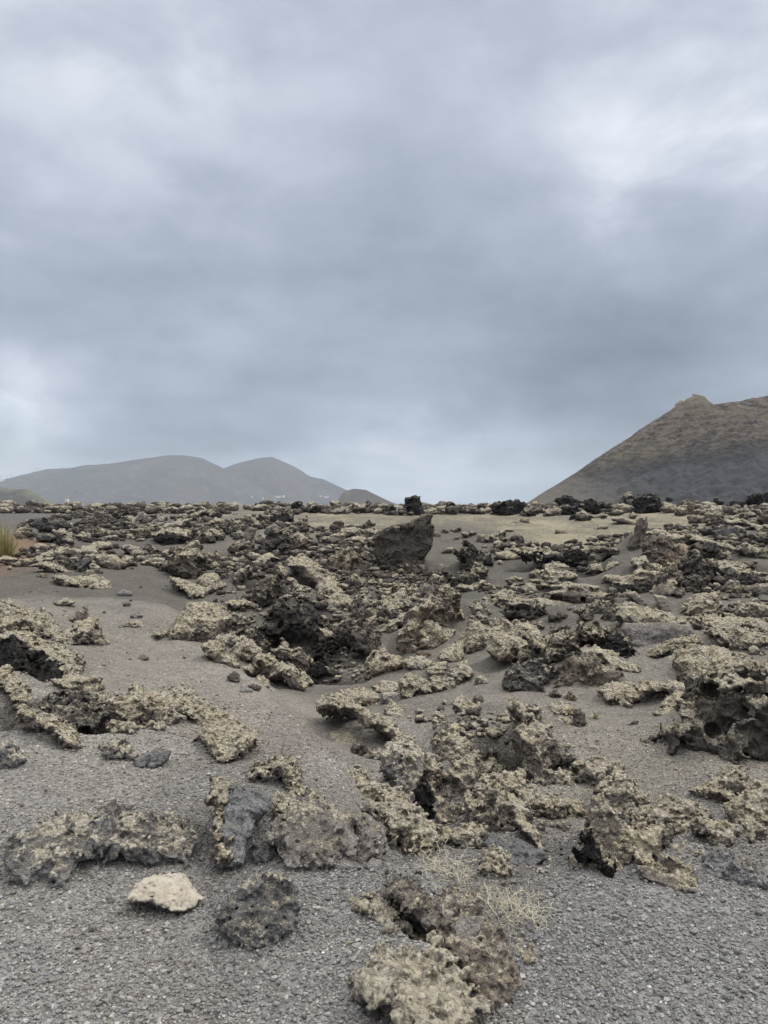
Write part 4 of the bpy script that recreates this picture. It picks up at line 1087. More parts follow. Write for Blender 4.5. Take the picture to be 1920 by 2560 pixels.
rock('lava_rock', 'T7', '610,460 630,430 668,435 660,465', 'small black stone left of the overhanging boulder', LR, **DK)
rock('lava_rock', 'T7', '1305,350 1320,300 1375,305 1385,360 1330,368', 'dark block with a rough top near green lichen', LR, **DK)
rock('lava_rock', 'T7', '1420,215 1435,175 1490,170 1520,205 1470,220', 'dark flat stone on the ash, left one of two', LR, L=.1, B=1.0, T=.8)
rock('lava_rock', 'T7', '1565,225 1590,195 1630,200 1645,235 1600,245', 'dark flat stone on the ash, right one of two', LR, L=.3, B=1.0, T=.8)
rock('lichen_crust', 'T7', '1375,370 1450,290 1540,270 1610,300 1640,350 1540,360 1450,370', 'pale greenish lichen mat on ash', 'lichen crust', L=.9, T=.9, lean=1.0, st='l')
rock('lichen_crust', 'T7', '1480,430 1510,390 1580,380 1630,430 1610,465 1530,455', 'lichen clump beside the black block', 'lichen crust', **LI)
rock('lava_rock', 'T8', '-15,850 -10,760 30,745 60,790 80,850 20,885', 'black block leaning by the lichen mat', LR, L=.1, B=.6, T=.8)
rock('lichen_crust', 'T7', '495,270 515,235 545,255 550,278', 'pale chip on the ash uphill of the tall wall', 'lichen crust', L=.9, T=.8)
rock('lava_rock', 'T7', '550,292 590,260 625,280 600,290', 'thin curled flake on the ash', LR, L=.5, T=.8)
rock('lava_rock', 'T7', '1560,680 1590,640 1620,650 1600,685', 'white lichened stone on the ash right of the cave', LR, L=.9, T=.8, st='l')
rock('lichen_crust', 'T7', '1545,530 1580,510 1640,520 1645,545 1590,555', 'flat pale crust on the ash right of the cave', 'lichen crust', **LI)

# ---- right of the hollow
rock('lava_slab', 'Z5', '775,332 800,322 880,318 1000,338 1100,358 1232,380 1245,425 1180,448 1000,438 860,438 795,398', 'long lichen topped ledge roofing a grey rock wall', 'lava slab', L=.78, W=.4, T=.8, lean=.6, st='c')
rock('lava_wall', 'Z5', '815,432 1000,428 1180,435 1200,470 1185,500 1060,568 960,608 880,572 835,505', 'smooth grey rock wall under the long lichen topped ledge', 'lava wall', L=.2, W=.3, B=1.5, T=.5, dy=.2, st='s')
rock('lava_wall', 'Z5', '125,372 240,315 400,322 560,318 700,300 770,292 800,385 700,428 540,418 300,408 180,408', 'dark shaded ledge left of the smooth grey wall', 'lava wall', L=.35, W=.3, B=.5, T=.6, st='d')
rock('lichen_ridge', 'Z5', '890,635 960,595 1040,552 1130,512 1215,492 1235,530 1140,568 1060,608 970,645', 'lichened edge rising right from the ash saddle', 'lichen ridge', L=.78, T=.9, st='l')
rock('lava_crag', 'Z5', '280,565 380,502 480,482 560,455 640,442 722,485 802,505 900,542 842,558 700,540 620,530 565,590 545,645 440,658 350,648', 'dark crag with a lichened roof edge pointing right', 'lava crag', L=.42, W=.6, B=.5, T=.7, st='d', holes=((760,580,60,.3),))
rock('lava_slab', 'Z5', '575,605 640,582 722,592 795,635 885,675 918,708 842,718 760,698 680,690 595,658', 'tapering lichened slab jutting over the shaded rock', 'lava slab', L=.68, W=.6, B=1.1, T=.8, lean=.5, st='y')
rock('lava_rock', 'Z5', '395,695 480,635 600,655 742,695 768,762 645,808 500,812 370,790', 'brown shaded rock under the tapering slab', LR, L=.3, W=.7, B=1.0, T=.6, dy=.1, st='d')
rock('lava_rock', 'Z5', '125,745 158,685 240,665 302,695 375,685 345,768 230,798 135,792', 'black rock splashed with white lichen below the dark crag', LR, L=.35, W=.1, B=.6, T=.7, st='d')
rock('lichen_crust', 'Z5', '645,830 700,795 782,762 855,762 878,850 815,908 740,898', 'loose white and tan lichen clump on the ash', 'lichen crust', L=.8, W=.9, B=1.2, T=.8, lean=.8, st='l')
rock('lava_crust', 'Z5', '885,865 918,805 1000,782 1080,772 1165,795 1188,865 1152,908 1095,895 1075,842 1010,835 950,862 918,910', 'arched crust with a dark gap beneath, left of the great dark rock', LC, L=.6, T=.8, st='c')
rock('lava_crag', 'Z5', '1065,1095 1165,990 1195,900 1205,815 1290,755 1400,775 1480,755 1560,795 1700,775 1700,1155 1560,1165 1480,1208 1380,1198 1300,1168 1200,1158 1130,1208 1075,1208 1052,1130', 'great dark porous rock at the right frame edge', 'lava crag', L=.44, W=.4, B=.55, T=.55, st='d', lean=.2, holes=((1335,1060,48,.15), (1330,845,52,.15), (1610,860,60,.2), (1545,990,25,.1)))
rock('lichen_boulder', 'Z5', '1112,685 1138,612 1220,582 1300,572 1400,582 1502,592 1568,645 1570,722 1485,768 1380,778 1280,778 1195,745', 'pale lichen mass on top of the great dark rock', 'lichen boulder', L=.84, W=.7, B=1.3, T=.75, st='l')
rock('lava_rock', 'Z5', '1125,735 1170,715 1195,760 1160,790 1130,775', 'black knob under the pale lichen mass', LR, **DK)
rock('lichen_ridge', 'Z5', '1312,485 1378,425 1480,432 1582,472 1650,520 1605,588 1480,598 1375,568', 'lichen rocks above the pale lichen mass', 'lichen ridge', L=.8, T=.8, st='l')
rock('lichen_ridge', 'Z5', '1590,665 1700,632 1700,790 1572,768', 'lichened shoulder cut by the frame beside the pale mass', 'lichen ridge', L=.72, T=.8, st='c')
rock('lava_rock', 'Z5', '985,965 1048,925 1102,935 1178,1000 1105,1048 1035,1015', 'lichened rock left of the great dark one', LR, L=.68, T=.8)
rock('lava_rock', 'Z5', '1060,880 1110,830 1180,850 1195,920 1150,985 1080,950 1040,920', 'tan lichen column leaning on the great dark rock', LR, L=.72, W=.8, T=.8)
rock('lava_rock', 'Z5', '910,1128 978,1095 1008,1140 942,1155', 'black low rock in ash left of the great dark one', LR, L=.1, B=.7, T=.8)
rock('lava_rock', 'Z5', '355,850 400,822 432,850 402,868', 'small black stone in the shaded ash', LR, **DK)
rock('lava_rock', 'Z5', '455,862 490,836 520,865 492,885', 'small brown stone next to the small black one', LR, L=.15, W=.9, B=1.0, T=.8)
rock('lava_rock', 'Z5', '800,1055 850,1010 885,1008 870,1040 830,1058', 'dark bird shaped flake on the ash', LR, L=.0, B=.7, T=.7)
rock('lichen_crust', 'Z5', '1060,640 1120,580 1230,560 1260,575 1150,620 1100,660', 'lichen fin at the end of the rising lichened edge', 'lichen crust', **LI)
rock('lichen_boulder', 'Z5', '1388,510 1410,490 1445,495 1450,525 1410,535', 'single yellow lichen ball above the pale mass', 'lichen boulder', L=1.0, T=.8, st='l')
rock('lichen_ridge', 'Z5', '-10,500 60,480 150,510 260,570 290,620 220,640 100,600 -10,560', 'tan lichen fringe dropping to the shaded ash', 'lichen ridge', L=.8, W=.9, T=.8, st='l')
rock('lichen_ridge', 'Z5', '180,430 230,420 300,470 330,510 270,530 200,490', 'lichened hump over the tan fringe', 'lichen ridge', **LI)
rock('lava_boulder', 'Z5', '1162,345 1188,285 1250,252 1335,262 1348,330 1315,388 1230,388 1162,378', 'round tan boulder capped with lichen', LB, L=.72, W=1.0, B=1.6, T=.75, st='c')
rock('lava_rock', 'Z5', '-10,335 50,265 132,235 205,285 205,358 100,358', 'lichened rock at the left end of the dark shaded ledge', LR, L=.74, T=.8, st='c')
rock('lava_slab', 'Z5', '200,290 300,268 420,290 560,310 480,318 320,318', 'sand dusted low ledge behind the dark shaded one', 'lava slab', L=.6, T=.9, lean=1.0, st='s')
rock('lava_ridge', 'Z5', '358,258 440,205 530,185 602,195 690,258 660,300 560,300 455,275', 'dark edged crust under the layered crust', 'lava ridge', L=.5, T=.8, st='y', holes=((560,285,40,.3),))
rock('lava_slab', 'Z5', '818,248 870,235 955,305 900,318', 'left fin of pale rock by a black recess', 'lava slab', L=.4, B=1.5, T=.6, st='s')
rock('lava_slab', 'Z5', '985,262 1050,265 1098,352 1030,338', 'right fin of pale rock by a black recess', 'lava slab', L=.4, B=1.5, T=.6, st='s')
rock('lichen_ridge', 'Z5', '1210,430 1300,395 1420,400 1540,390 1660,400 1660,470 1560,450 1440,440 1320,470', 'wide lichen bank on the upper right slope', 'lichen ridge', L=.78, T=.9, lean=.8, st='l')
rock('lava_rock', 'Z5', '1480,370 1500,330 1560,300 1660,320 1660,380 1560,400', 'lichened rocks right of the round tan boulder', LR, L=.6, T=.8)

# ---- right, upper
rock('lava_finger', 'T4', '415,475 468,392 508,310 528,240 540,215 558,182 602,185 615,240 592,292 578,360 575,430 525,478', 'leaning finger of lava standing on the edge of the plain', 'lava finger', L=.4, W=.6, B=.9, T=.8, lean=.0, amp=.6, st='c')
rock('lava_rock', 'T4', '365,420 390,370 440,320 500,320 480,380 430,430', 'lichened rock leaning on the finger of lava from the left', LR, **MX)
rock('lava_ridge', 'T4', '575,305 690,292 802,325 902,335 985,325 980,390 860,400 740,380 640,400 580,370', 'thin crust edge right of the finger of lava', 'lava ridge', L=.55, T=.8, lean=.6, st='y')
rock('lava_rock', 'T4', '595,425 680,375 792,385 865,440 855,508 760,528 638,488', 'brown rock under the thin crust edge', LR, L=.2, W=.7, B=.85, T=.75, st='d')
rock('lava_boulder', 'T4', '855,455 888,405 942,415 980,470 962,515 898,515', 'reddish boulder with an orange lichen spot', LB, L=.15, W=1.0, B=1.9, T=.8, st='p')
rock('lava_rock', 'T4', '985,485 1060,395 1182,412 1195,470 1172,548 1080,528 995,505', 'dark overhung rock right of the reddish boulder', LR, **DK)
rock('lava_rock', 'T4', '575,565 650,502 722,512 725,605 640,618 585,595', 'dark rock at the left of the rubble slope', LR, **DK)
rock('lava_rock', 'T4', '715,565 800,492 902,555 905,645 820,658 735,625', 'reddish brown rock amid the rubble slope', LR, L=.1, W=1.0, B=1.0, T=.8, st='d')
rock('lava_rock', 'T4', '895,605 980,532 1062,532 1105,620 1062,705 960,708 895,665', 'dark arched rock amid the rubble slope', LR, **DK)
rock('lava_rock', 'T4', '1035,625 1120,555 1205,595 1205,705 1120,748 1055,705', 'dark rock at the right of the rubble slope', LR, **DK)
rock('lava_rock', 'T4', '825,735 848,665 900,645 925,720 902,765', 'light brown block low on the rubble slope', LR, L=.3, W=.7, B=1.4, T=.8, st='c')
rock('lava_rock', 'T4', '715,705 790,645 835,700 835,805 735,795', 'dark block beside the light brown one', LR, **DK)
rock('lava_rock', 'T4', '910,740 1000,690 1090,710 1120,790 1040,830 930,820', 'dark wide rock at the foot of the rubble slope', LR, **DK)
rock('lava_rock', 'T4', '670,830 720,770 820,800 880,790 900,850 760,870', 'grey brown rock below the light brown block', LR, L=.3, W=.5, B=1.2, T=.8, st='d')
rock('lava_slab', 'T4', '215,745 268,695 350,682 432,695 478,675 505,570 562,560 605,615 685,635 715,690 652,748 560,778 460,798 350,788 255,765', 'broad pale layered crust above a black gap', 'lava slab', L=.74, W=.6, B=1.3, T=.8, lean=.4, st='y')
rock('lava_rock', 'T4', '340,800 480,790 600,770 680,750 690,830 560,870 380,870', 'black recess rock under the broad pale crust', LR, L=.0, W=.2, B=.16, T=.5, dy=.5, st='d')  # near-black stone colour stands in for the shade under the crust
rock('lava_rock', 'T4', '122,635 158,585 212,592 228,650 160,688', 'lichened knob left of the broad pale crust', LR, L=.74, T=.8)
rock('lava_rock', 'T4', '245,645 288,565 362,562 368,620 300,675', 'lichened lump behind the broad pale crust', LR, L=.74, T=.8)
rock('lava_slab', 'T3', '1365,695 1398,615 1500,590 1572,595 1625,655 1665,690 1645,745 1560,768 1450,778 1355,748', 'layered crust of stacked lichened plates', 'lava slab', L=.78, W=.4, B=1.3, T=.8, lean=.4, st='y')
rock('lava_rock', 'T3', '1262,685 1308,632 1372,645 1368,728 1298,728', 'dark rough rock left of the stacked plates', LR, **MX)
rock('lava_rock', 'T3', '1195,785 1270,745 1325,798 1350,840 1215,840', 'pale crusted rock below the stacked plates', LR, L=.7, W=.2, B=1.3, T=.8)
rock('lava_slab', 'T3', '1360,770 1480,770 1600,740 1659,760 1640,830 1480,840 1390,830', 'slanting crust in front of the stacked plates', 'lava slab', L=.66, T=.7, st='y')
rock('lava_ridge', 'T3', '965,495 1050,470 1160,482 1200,462 1300,452 1400,452 1485,495 1530,545 1400,560 1250,545 1150,572 1080,575 995,540', 'crusted edge of the plain above a black undercut', 'lava ridge', L=.5, W=.5, B=.9, T=.7, lean=.5, st='y')
rock('lava_ridge', 'T4', '-10,465 100,468 150,445 250,432 385,442 355,500 230,525 100,525 -10,515', 'dark undercut edge of the plain left of the finger of lava', 'lava ridge', L=.3, W=.4, B=.6, T=.7, lean=.4, st='y', holes=((60,515,45,.4), (200,525,45,.4)))
rock('lava_boulder', 'T4', '1182,305 1280,282 1385,258 1398,340 1345,378 1235,378', 'dark square block beyond the sand saddle', LB, L=.1, W=.2, B=.7, T=.7, st='s')
rock('lava_rock', 'T4', '815,265 880,235 975,252 978,298 900,308', 'isolated dark rock on the sand saddle', LR, L=.3, W=.4, B=.8, T=.8)
rock('lava_slab', 'T4', '315,192 400,185 515,230 505,250 400,235 315,210', 'plank like slab lying on the plain', 'lava slab', L=.4, W=.5, B=1.0, T=1.2, st='s')
rock('lava_slab', 'T4', '1190,585 1320,572 1430,592 1562,652 1675,695 1675,748 1500,728 1300,698 1212,648', 'overhanging ledge at the right with a black gap below', 'lava slab', L=.55, W=.4, B=1.0, T=.9, lean=.4, st='c')
rock('lichen_crust', 'T4', '1205,580 1250,560 1340,590 1330,620 1270,635 1215,610', 'bright lichen patch on the overhanging ledge', 'lichen crust', L=1.0, T=.8, st='l', dy=-.2)
rock('lava_rock', 'T4', '1250,720 1460,700 1659,740 1659,800 1500,790 1300,770', 'black recess rock under the overhanging ledge', LR, L=.0, W=.2, B=.16, T=.5, dy=.4, st='d')  # colour close to black paints the shaded gap below the ledge
rock('lava_rock', 'T4', '1470,805 1560,758 1680,772 1680,850 1500,850', 'grey rounded rock below the overhanging ledge', LR, L=.3, W=.3, B=1.3, T=.8, st='c')
rock('lava_rock', 'T4', '1280,790 1330,735 1400,740 1430,800 1380,830 1300,830', 'grey brown rock left of the grey rounded one', LR, L=.4, W=.5, B=1.2, T=.8)
rock('lichen_ridge', 'T4', '975,350 1050,355 1150,382 1240,402 1330,432 1395,468 1300,475 1200,438 1080,408 985,395', 'lichened brink of the sand saddle', 'lichen ridge', **LI)
rock('lava_rock', 'T4', '1425,355 1540,322 1680,352 1680,428 1540,428 1435,405', 'dark low outcrop right of the sand saddle', LR, **DK)
rock('lava_rock', 'T4', '1400,470 1480,430 1580,470 1659,500 1659,540 1560,510 1460,490', 'lichened stones along the top of the right sand slope', LR, **MX)

# ---- middle, upper: the leaning slab and what lies round it
rock('lava_slab', 'P', '938,1345 962,1328 1000,1313 1040,1298 1074,1280 1080,1290 1086,1312 1084,1345 1068,1385 1048,1425 1020,1434 990,1437 955,1425 938,1390', 'great leaning slab of dark rough lava in the middle distance', 'lava slab', L=.20, W=.55, B=.55, T=.16, lean=.1, st='k', amp=1.15, res=.6)
rock('lava_rock', 'T3', '150,680 180,610 250,580 310,600 320,650 240,690', 'lichen spotted rocks at the foot of the leaning slab', LR, **MX)
rock('lava_rock', 'T2', '1185,565 1205,505 1290,505 1350,475 1445,515 1565,598 1565,655 1450,668 1370,658 1260,658 1195,608', 'reddish brown outcrop left of the leaning slab', LR, L=.3, W=1.0, B=1.0, T=.75, st='d')
rock('lava_slab', 'T2', '1170,650 1250,635 1375,650 1335,708 1225,688', 'dark plate at the base of the reddish brown outcrop', 'lava slab', L=.1, B=.7, T=.8, st='s')
rock('lava_rock', 'T2', '1275,745 1360,695 1455,715 1448,795 1330,810', 'black rock below the dark plate', LR, **DK)
rock('lava_ridge', 'T2', '1165,385 1220,325 1330,285 1455,295 1405,352 1280,385 1218,415', 'crusted ridge behind the reddish brown outcrop', 'lava ridge', L=.6, W=.6, B=1.0, T=.8, st='y')
rock('lava_slab', 'T2', '1285,395 1400,345 1505,355 1485,405 1338,418', 'light flat plates between ridge and leaning slab', 'lava slab', L=.6, T=.9, st='y')
rock('lava_rock', 'T2', '1215,445 1280,405 1355,425 1322,462', 'dark rock under the light flat plates', LR, **DK)
rock('lava_rock', 'T2', '1450,300 1520,285 1600,300 1590,370 1500,360', 'lichened dark rock touching the leaning slab from behind', LR, **MX)
rock('lichen_ridge', 'T2', '835,562 920,525 1005,565 1065,628 1155,695 1235,755 1295,835 1095,835 1015,725 935,645 855,605', 'wide lichen slope running diagonally down left of the slab', 'lichen ridge', L=.8, W=.6, B=1.2, T=.8, lean=.7, st='l')
rock('lichen_ridge', 'T2', '745,605 800,645 885,715 965,785 1010,835 915,835 825,745 755,665', 'narrow lichen strip left of the wide lichen slope', 'lichen ridge', **LI)
rock('lava_rock', 'T2', '345,695 430,615 485,615 445,725 378,778', 'lichened grey rock uphill of the cleft crag', LR, **MX)
rock('lava_rock', 'T2', '915,535 1000,515 1095,485 1082,525 1020,555 942,550', 'dark flat rock at the head of the wide lichen slope', LR, **DK)
rock('lava_rock', 'T2', '245,675 310,665 318,725 258,725', 'dark stub beside the tan lichen ball', LR, **DK)
rock('lichen_crust', 'T2', '515,575 600,525 682,495 765,535 788,562 700,555 620,595 538,608', 'lichen covered saddle above the cleft crag', 'lichen crust', **LI)

rock('lava_rock', 'T3', '355,745 420,655 500,635 605,655 605,745 500,788 395,798', 'dark blocky rock in the rubble heap right of the slab', LR, **DK)
rock('lava_rock', 'T3', '575,745 660,675 745,675 765,755 680,808 598,818', 'dark rock at the centre of the rubble heap', LR, **DK)
rock('lava_rock', 'T3', '735,705 800,595 895,635 885,705 895,755 820,788 745,778', 'lichened rock at the right end of the rubble heap', LR, **MX)
rock('lava_rock', 'T3', '675,645 698,558 638,488 690,435 762,475 802,538 905,505 925,582 842,645 758,678', 'dark broken rock at the top of the rubble heap', LR, **DK)
rock('lava_slab', 'T3', '255,838 330,755 440,765 565,798 545,868 300,872', 'dark overhanging slab at the lower left of the rubble heap', 'lava slab', L=.2, W=.4, B=.9, T=.8, st='c')
rock('lava_rock', 'T3', '430,640 480,590 560,610 600,640 520,650', 'lichen crested rock on the left of the rubble heap', LR, L=.7, T=.8)
rock('lava_rock', 'T3', '610,800 680,760 780,770 870,740 850,790 740,830', 'flat lichened rock at the base of the rubble heap', LR, L=.6, T=.8)
rock('lava_rock', 'T3', '420,335 438,308 480,305 495,345 450,355', 'rounded stone just right of the leaning slab', LR, L=.4, W=.4, B=1.3, T=.8)
rock('lava_rock', 'T3', '485,325 508,280 560,298 595,310 540,325', 'black wedge on ash right of the rounded stone', LR, **DK)
rock('lava_rock', 'T3', '570,300 660,265 675,298 600,318', 'long dark stone pointing at the plain', LR, **DK)
rock('lava_rock', 'T3', '678,325 740,305 795,325 740,338 722,368', 'winged dark stone on ash', LR, **MX)
rock('lava_rock', 'T3', '592,385 618,345 655,358 640,385', 'small crusted stone below the winged one', LR, **MX)
rock('lava_rock', 'T3', '798,395 818,345 882,338 905,382 850,408', 'lichened grey rock at the left end of the crusted row', LR, L=.55, T=.8)
rock('lava_rock', 'T3', '895,362 960,315 1042,312 1068,372 1000,405 928,402', 'dark rock in the crusted row below the plain', LR, **MX)
rock('lava_rock', 'T3', '1080,380 1120,340 1190,350 1210,390 1140,400', 'dark stone at the right of the crusted row', LR, **DK)
rock('lava_rock', 'T3', '945,435 1000,415 1035,462 978,475', 'small lichened rock under the crusted row', LR, **MX)
rock('lava_rock', 'T3', '1085,425 1170,392 1265,412 1212,455 1118,455', 'crusted dark rocks at the edge of the plain', LR, **DK)
rock('lava_rock', 'T3', '955,585 1000,555 1055,602 978,615', 'small lone crusted stone on the ash fan', LR, L=.6, T=.8)
rock('lava_rock', 'T3', '1055,725 1130,692 1198,715 1140,745', 'upper lichened stone of the pair left of the plates', LR, L=.6, T=.8)
rock('lava_rock', 'T3', '1062,795 1130,748 1168,768 1110,808', 'lower lichened stone of the pair left of the plates', LR, L=.6, T=.8)
rock('lava_rock', 'T3', '840,450 850,425 890,420 900,445', 'square grey stone on the ash fan', LR, L=.4, B=1.4, T=.8)
rock('lava_rock', 'T3', '500,490 540,455 600,450 580,480 520,500', 'small dark crusted rock on the ash, between slab and rubble heap', LR, **MX)
rock('lava_rock', 'T3', '1162,228 1182,195 1250,202 1255,232 1200,236', 'brown boulder alone far out on the plain', LB, L=.2, W=.9, B=1.2, T=.8)
rock('lava_rock', 'T3', '1472,325 1488,295 1550,298 1585,322 1540,330', 'flat brown rock alone on the near plain', LR, L=.2, W=.9, B=1.2, T=.8)
rock('lava_rock', 'T3', '1040,302 1058,286 1125,288 1112,310', 'flat greenish rock alone on the plain', LR, L=.5, T=.8)
rock('lava_rock', 'T3', '1100,230 1120,215 1165,220 1150,235', 'low stone next to the brown boulder on the plain', LR, L=.3, T=.8)
rock('lava_rock', 'T4', '240,390 285,345 302,385', 'small dark cone shaped stone on the plain', LR, **DK)
rock('lava_rock', 'T4', '150,290 200,262 275,260 270,285 200,295', 'low crusted stones on the plain behind the cone shaped one', LR, L=.5, T=.8)

# ------------------------------------------------------------------ near-black rocks that stand in for the shade of caves and gaps
HOLE_SHADE = dict(L=.0, W=.2, B=.11, st='d', T=.5)
rock('lava_rock', 'T7', '915,735 1000,690 1100,650 1145,560 1185,640 1245,730 1265,800 1335,880 1410,960 1250,970 1100,910 1000,890 945,810', 'black rock deep in the cave under the huge overhanging boulder', LR, dy=.35, **HOLE_SHADE)
rock('lava_rock', 'Z7', '920,410 970,320 1012,325 1055,390 1075,480 1130,470 1115,545 1000,505 945,460', 'black rock deep in the small round cave left of the ragged wall', LR, dy=.12, **HOLE_SHADE)
rock('lava_rock', 'Z6', '1275,505 1330,478 1420,455 1530,420 1585,440 1630,545 1500,552 1350,528', 'black rock between the smooth grey upright rock and the large rounded boulder', LR, dy=.1, **HOLE_SHADE)
rock('lava_rock', 'Z8', '470,655 555,560 605,470 645,560 745,662 700,685 600,650 540,692', 'black hollow rock under the left flank of the pyramid', LR, dy=-.06, **HOLE_SHADE)
rock('lava_rock', 'T3', '1195,512 1300,488 1420,498 1520,535 1680,498 1680,590 1560,600 1420,575 1250,562', 'black undercut rock below the crusted edge of the plain', LR, dy=-.3, **HOLE_SHADE)
rock('lava_rock', 'T4', '-5,492 100,508 200,512 300,508 262,560 100,582 -5,590', 'black undercut rock left of the finger of lava', LR, dy=-.3, **HOLE_SHADE)
rock('lava_rock', 'Z5', '700,500 760,520 850,590 885,635 820,640 740,600', 'black rock in the notch under the lichened roof edge', LR, dy=-.1, **HOLE_SHADE)
rock('lava_rock', 'Z8', '850,470 920,455 1000,470 1080,480 1120,510 1060,520 960,490', 'black slot under the wide lichened clump', LR, dy=-.05, **HOLE_SHADE)
rock('lava_rock', 'T5', '1380,590 1460,570 1520,600 1490,660 1430,700 1400,650', 'black gap beside the dark rounded boulder', LR, dy=-.2, **HOLE_SHADE)
rock('lava_rock', 'T5', '1300,760 1400,740 1440,800 1380,850 1320,870', 'black hollow at the foot of the black crag', LR, dy=-.2, **HOLE_SHADE)
# ------------------------------------------------------------------ the ground sheet, drifted up behind the rocks
# angular columns: fine where the photograph looks, coarse all round
_az = np.concatenate([np.radians(np.linspace(-180, -36, 60)[:-1]), np.radians(np.linspace(-36, 36, 980)), np.radians(np.linspace(36, 180, 60)[1:-1])])
_rr = np.concatenate([np.geomspace(.35, 1.9, 40)[:-1], np.geomspace(1.9, 130, 1250)[:-1], np.geomspace(130, 14000, 60)])
_R, _AZ = np.meshgrid(_rr, _az, indexing='ij')
GX = _R * np.sin(_AZ)
GY = _R * np.cos(_AZ)
GZ = height(GX, GY)
_nr, _na = GX.shape
MD = np.zeros_like(GZ)
_lrr = np.log(_rr)
for (mx, my, ax_, ay_, mh) in MOUNDS:
    r_ = math.hypot(mx, my); reach = 2.3 * max(ax_, ay_)
    i0, i1 = np.searchsorted(_rr, [max(r_ - reach, .4), r_ + reach])
    da = reach / r_; a_ = math.atan2(mx, my)
    j0, j1 = np.searchsorted(_az, [a_ - da, a_ + da])
    if i1 <= i0 or j1 <= j0:
        continue
    q = ((GX[i0:i1, j0:j1] - mx) / ax_) ** 2 + ((GY[i0:i1, j0:j1] - my) / ay_) ** 2
    MD[i0:i1, j0:j1] = np.maximum(MD[i0:i1, j0:j1], mh * np.exp(-q * .9))
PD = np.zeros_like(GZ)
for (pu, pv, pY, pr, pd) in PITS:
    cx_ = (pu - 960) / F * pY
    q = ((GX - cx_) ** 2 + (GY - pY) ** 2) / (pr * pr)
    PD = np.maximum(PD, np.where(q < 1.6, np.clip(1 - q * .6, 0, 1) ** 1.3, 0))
_i = np.arange(_nr * _na).reshape(_nr, _na)
_j = np.roll(_i, -1, axis=1)
_f = np.stack([_i[:-1], _j[:-1], _j[1:], _i[1:]], -1).reshape(-1, 4)[:, ::-1]
_ctr = len(GX.ravel())
GZ = GZ + MD * (1 - np.clip(PD * 2.5, 0, 1))
_gv = np.concatenate([np.stack([GX, GY, GZ], -1).reshape(-1, 3), [[0, 0, float(height(np.array([0.]), np.array([0.01]))[0])]]])
_tri = np.stack([_i[0], _j[0], np.full(_na, _ctr)], -1)

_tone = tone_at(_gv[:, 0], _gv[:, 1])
# pit walls: dark lava, blackened further to paint the shade of the hollows
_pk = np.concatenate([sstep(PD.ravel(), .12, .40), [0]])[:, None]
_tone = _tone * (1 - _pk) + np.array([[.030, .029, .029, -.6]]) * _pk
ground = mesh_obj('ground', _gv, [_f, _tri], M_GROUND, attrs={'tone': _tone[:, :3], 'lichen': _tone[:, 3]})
tag(ground, kind='structure')

# ------------------------------------------------------------------ upper left of the lava field
rock('lava_rock', 'T1', '465,505 498,452 580,432 625,468 615,515 520,542', 'ribbed lichened boulder in the left lava pile', LB, L=.6, T=.8, st='y')
rock('lava_slab', 'T1', '632,475 740,448 825,468 848,505 760,528 675,508', 'long pale crust plate on the left lava pile', 'lava slab', L=.66, T=.9, lean=.5, st='y')
rock('lava_boulder', 'T1', '842,535 900,508 985,525 1048,580 1015,628 920,618 855,588', 'brown rounded boulder at the right of the left lava pile', LB, L=.55, W=.7, B=1.1, T=.8)
rock('lichen_crust', 'T1', '1030,560 1080,510 1140,530 1155,590 1100,610 1040,600', 'lichen heap beside the brown rounded boulder', 'lichen crust', **LI)
rock('lava_rock', 'T1', '482,565 590,545 655,568 645,628 560,638 492,605', 'dark rock at the bottom of the left lava pile', LR, **DK)
rock('lava_rock', 'T1', '652,545 720,515 778,558 768,625 700,658 642,605', 'dark grey rock in the middle of the left lava pile', LR, L=.3, W=.1, B=.8, T=.8, st='d')
rock('lava_rock', 'T1', '762,605 800,575 868,618 888,665 800,668', 'lichened rock below the brown rounded boulder', LR, L=.62, T=.8)
rock('lava_rock', 'T1', '705,688 750,640 805,645 828,695 750,708', 'round brown stone at the toe of the left lava pile', LR, L=.3, W=.6, B=1.2, T=.8, st='c')
rock('lichen_ridge', 'T1', '492,692 560,678 642,702 760,702 882,712 928,755 938,800 850,798 700,788 578,768', 'flat mat of lichen nodules before the left lava pile', 'lichen ridge', L=.85, T=.9, lean=.8, st='l')
rock('lava_slab', 'T1', '125,588 200,555 320,538 445,545 402,568 260,588 178,608', 'upper thin lichened kerb on the left', 'lava slab', L=.7, T=1.2, st='c')
rock('lava_slab', 'T1', '285,595 380,572 455,592 545,632 608,670 560,668 448,648 378,618', 'lower thin lichened kerb on the left', 'lava slab', L=.78, T=1.2, st='c')
rock('lava_slab', 'T1', '-15,542 60,518 135,550 125,602 70,585 -15,575', 'lichened crust at the left frame edge', 'lava slab', L=.7, T=1.0, st='y')
rock('lava_rock', 'T1', '1045,445 1100,425 1195,445 1185,528 1140,528 1088,488', 'lichened rock alone on the upper sand', LR, L=.66, T=.8)
rock('lava_rock', 'T1', '1235,448 1300,412 1365,468 1300,502', 'clump of dark clinker alone on the upper sand', LR, L=.4, B=.9, T=.8, st='d')
rock('lava_ridge', 'T1', '1325,335 1400,295 1500,302 1650,305 1665,355 1610,385 1560,352 1460,340 1370,362', 'sand dusted crust roof over a wide low cave', 'lava ridge', L=.65, W=.6, B=1.2, T=.9, lean=.5, st='c')
rock('lava_rock', 'T1', '1330,385 1380,345 1480,335 1560,352 1620,395 1605,430 1540,442 1440,442 1375,405', 'black back wall of the wide low cave', LR, L=.0, W=.2, B=.16, T=.5, dy=.7, st='d')  # dark stone colour imitates the shade inside the cave
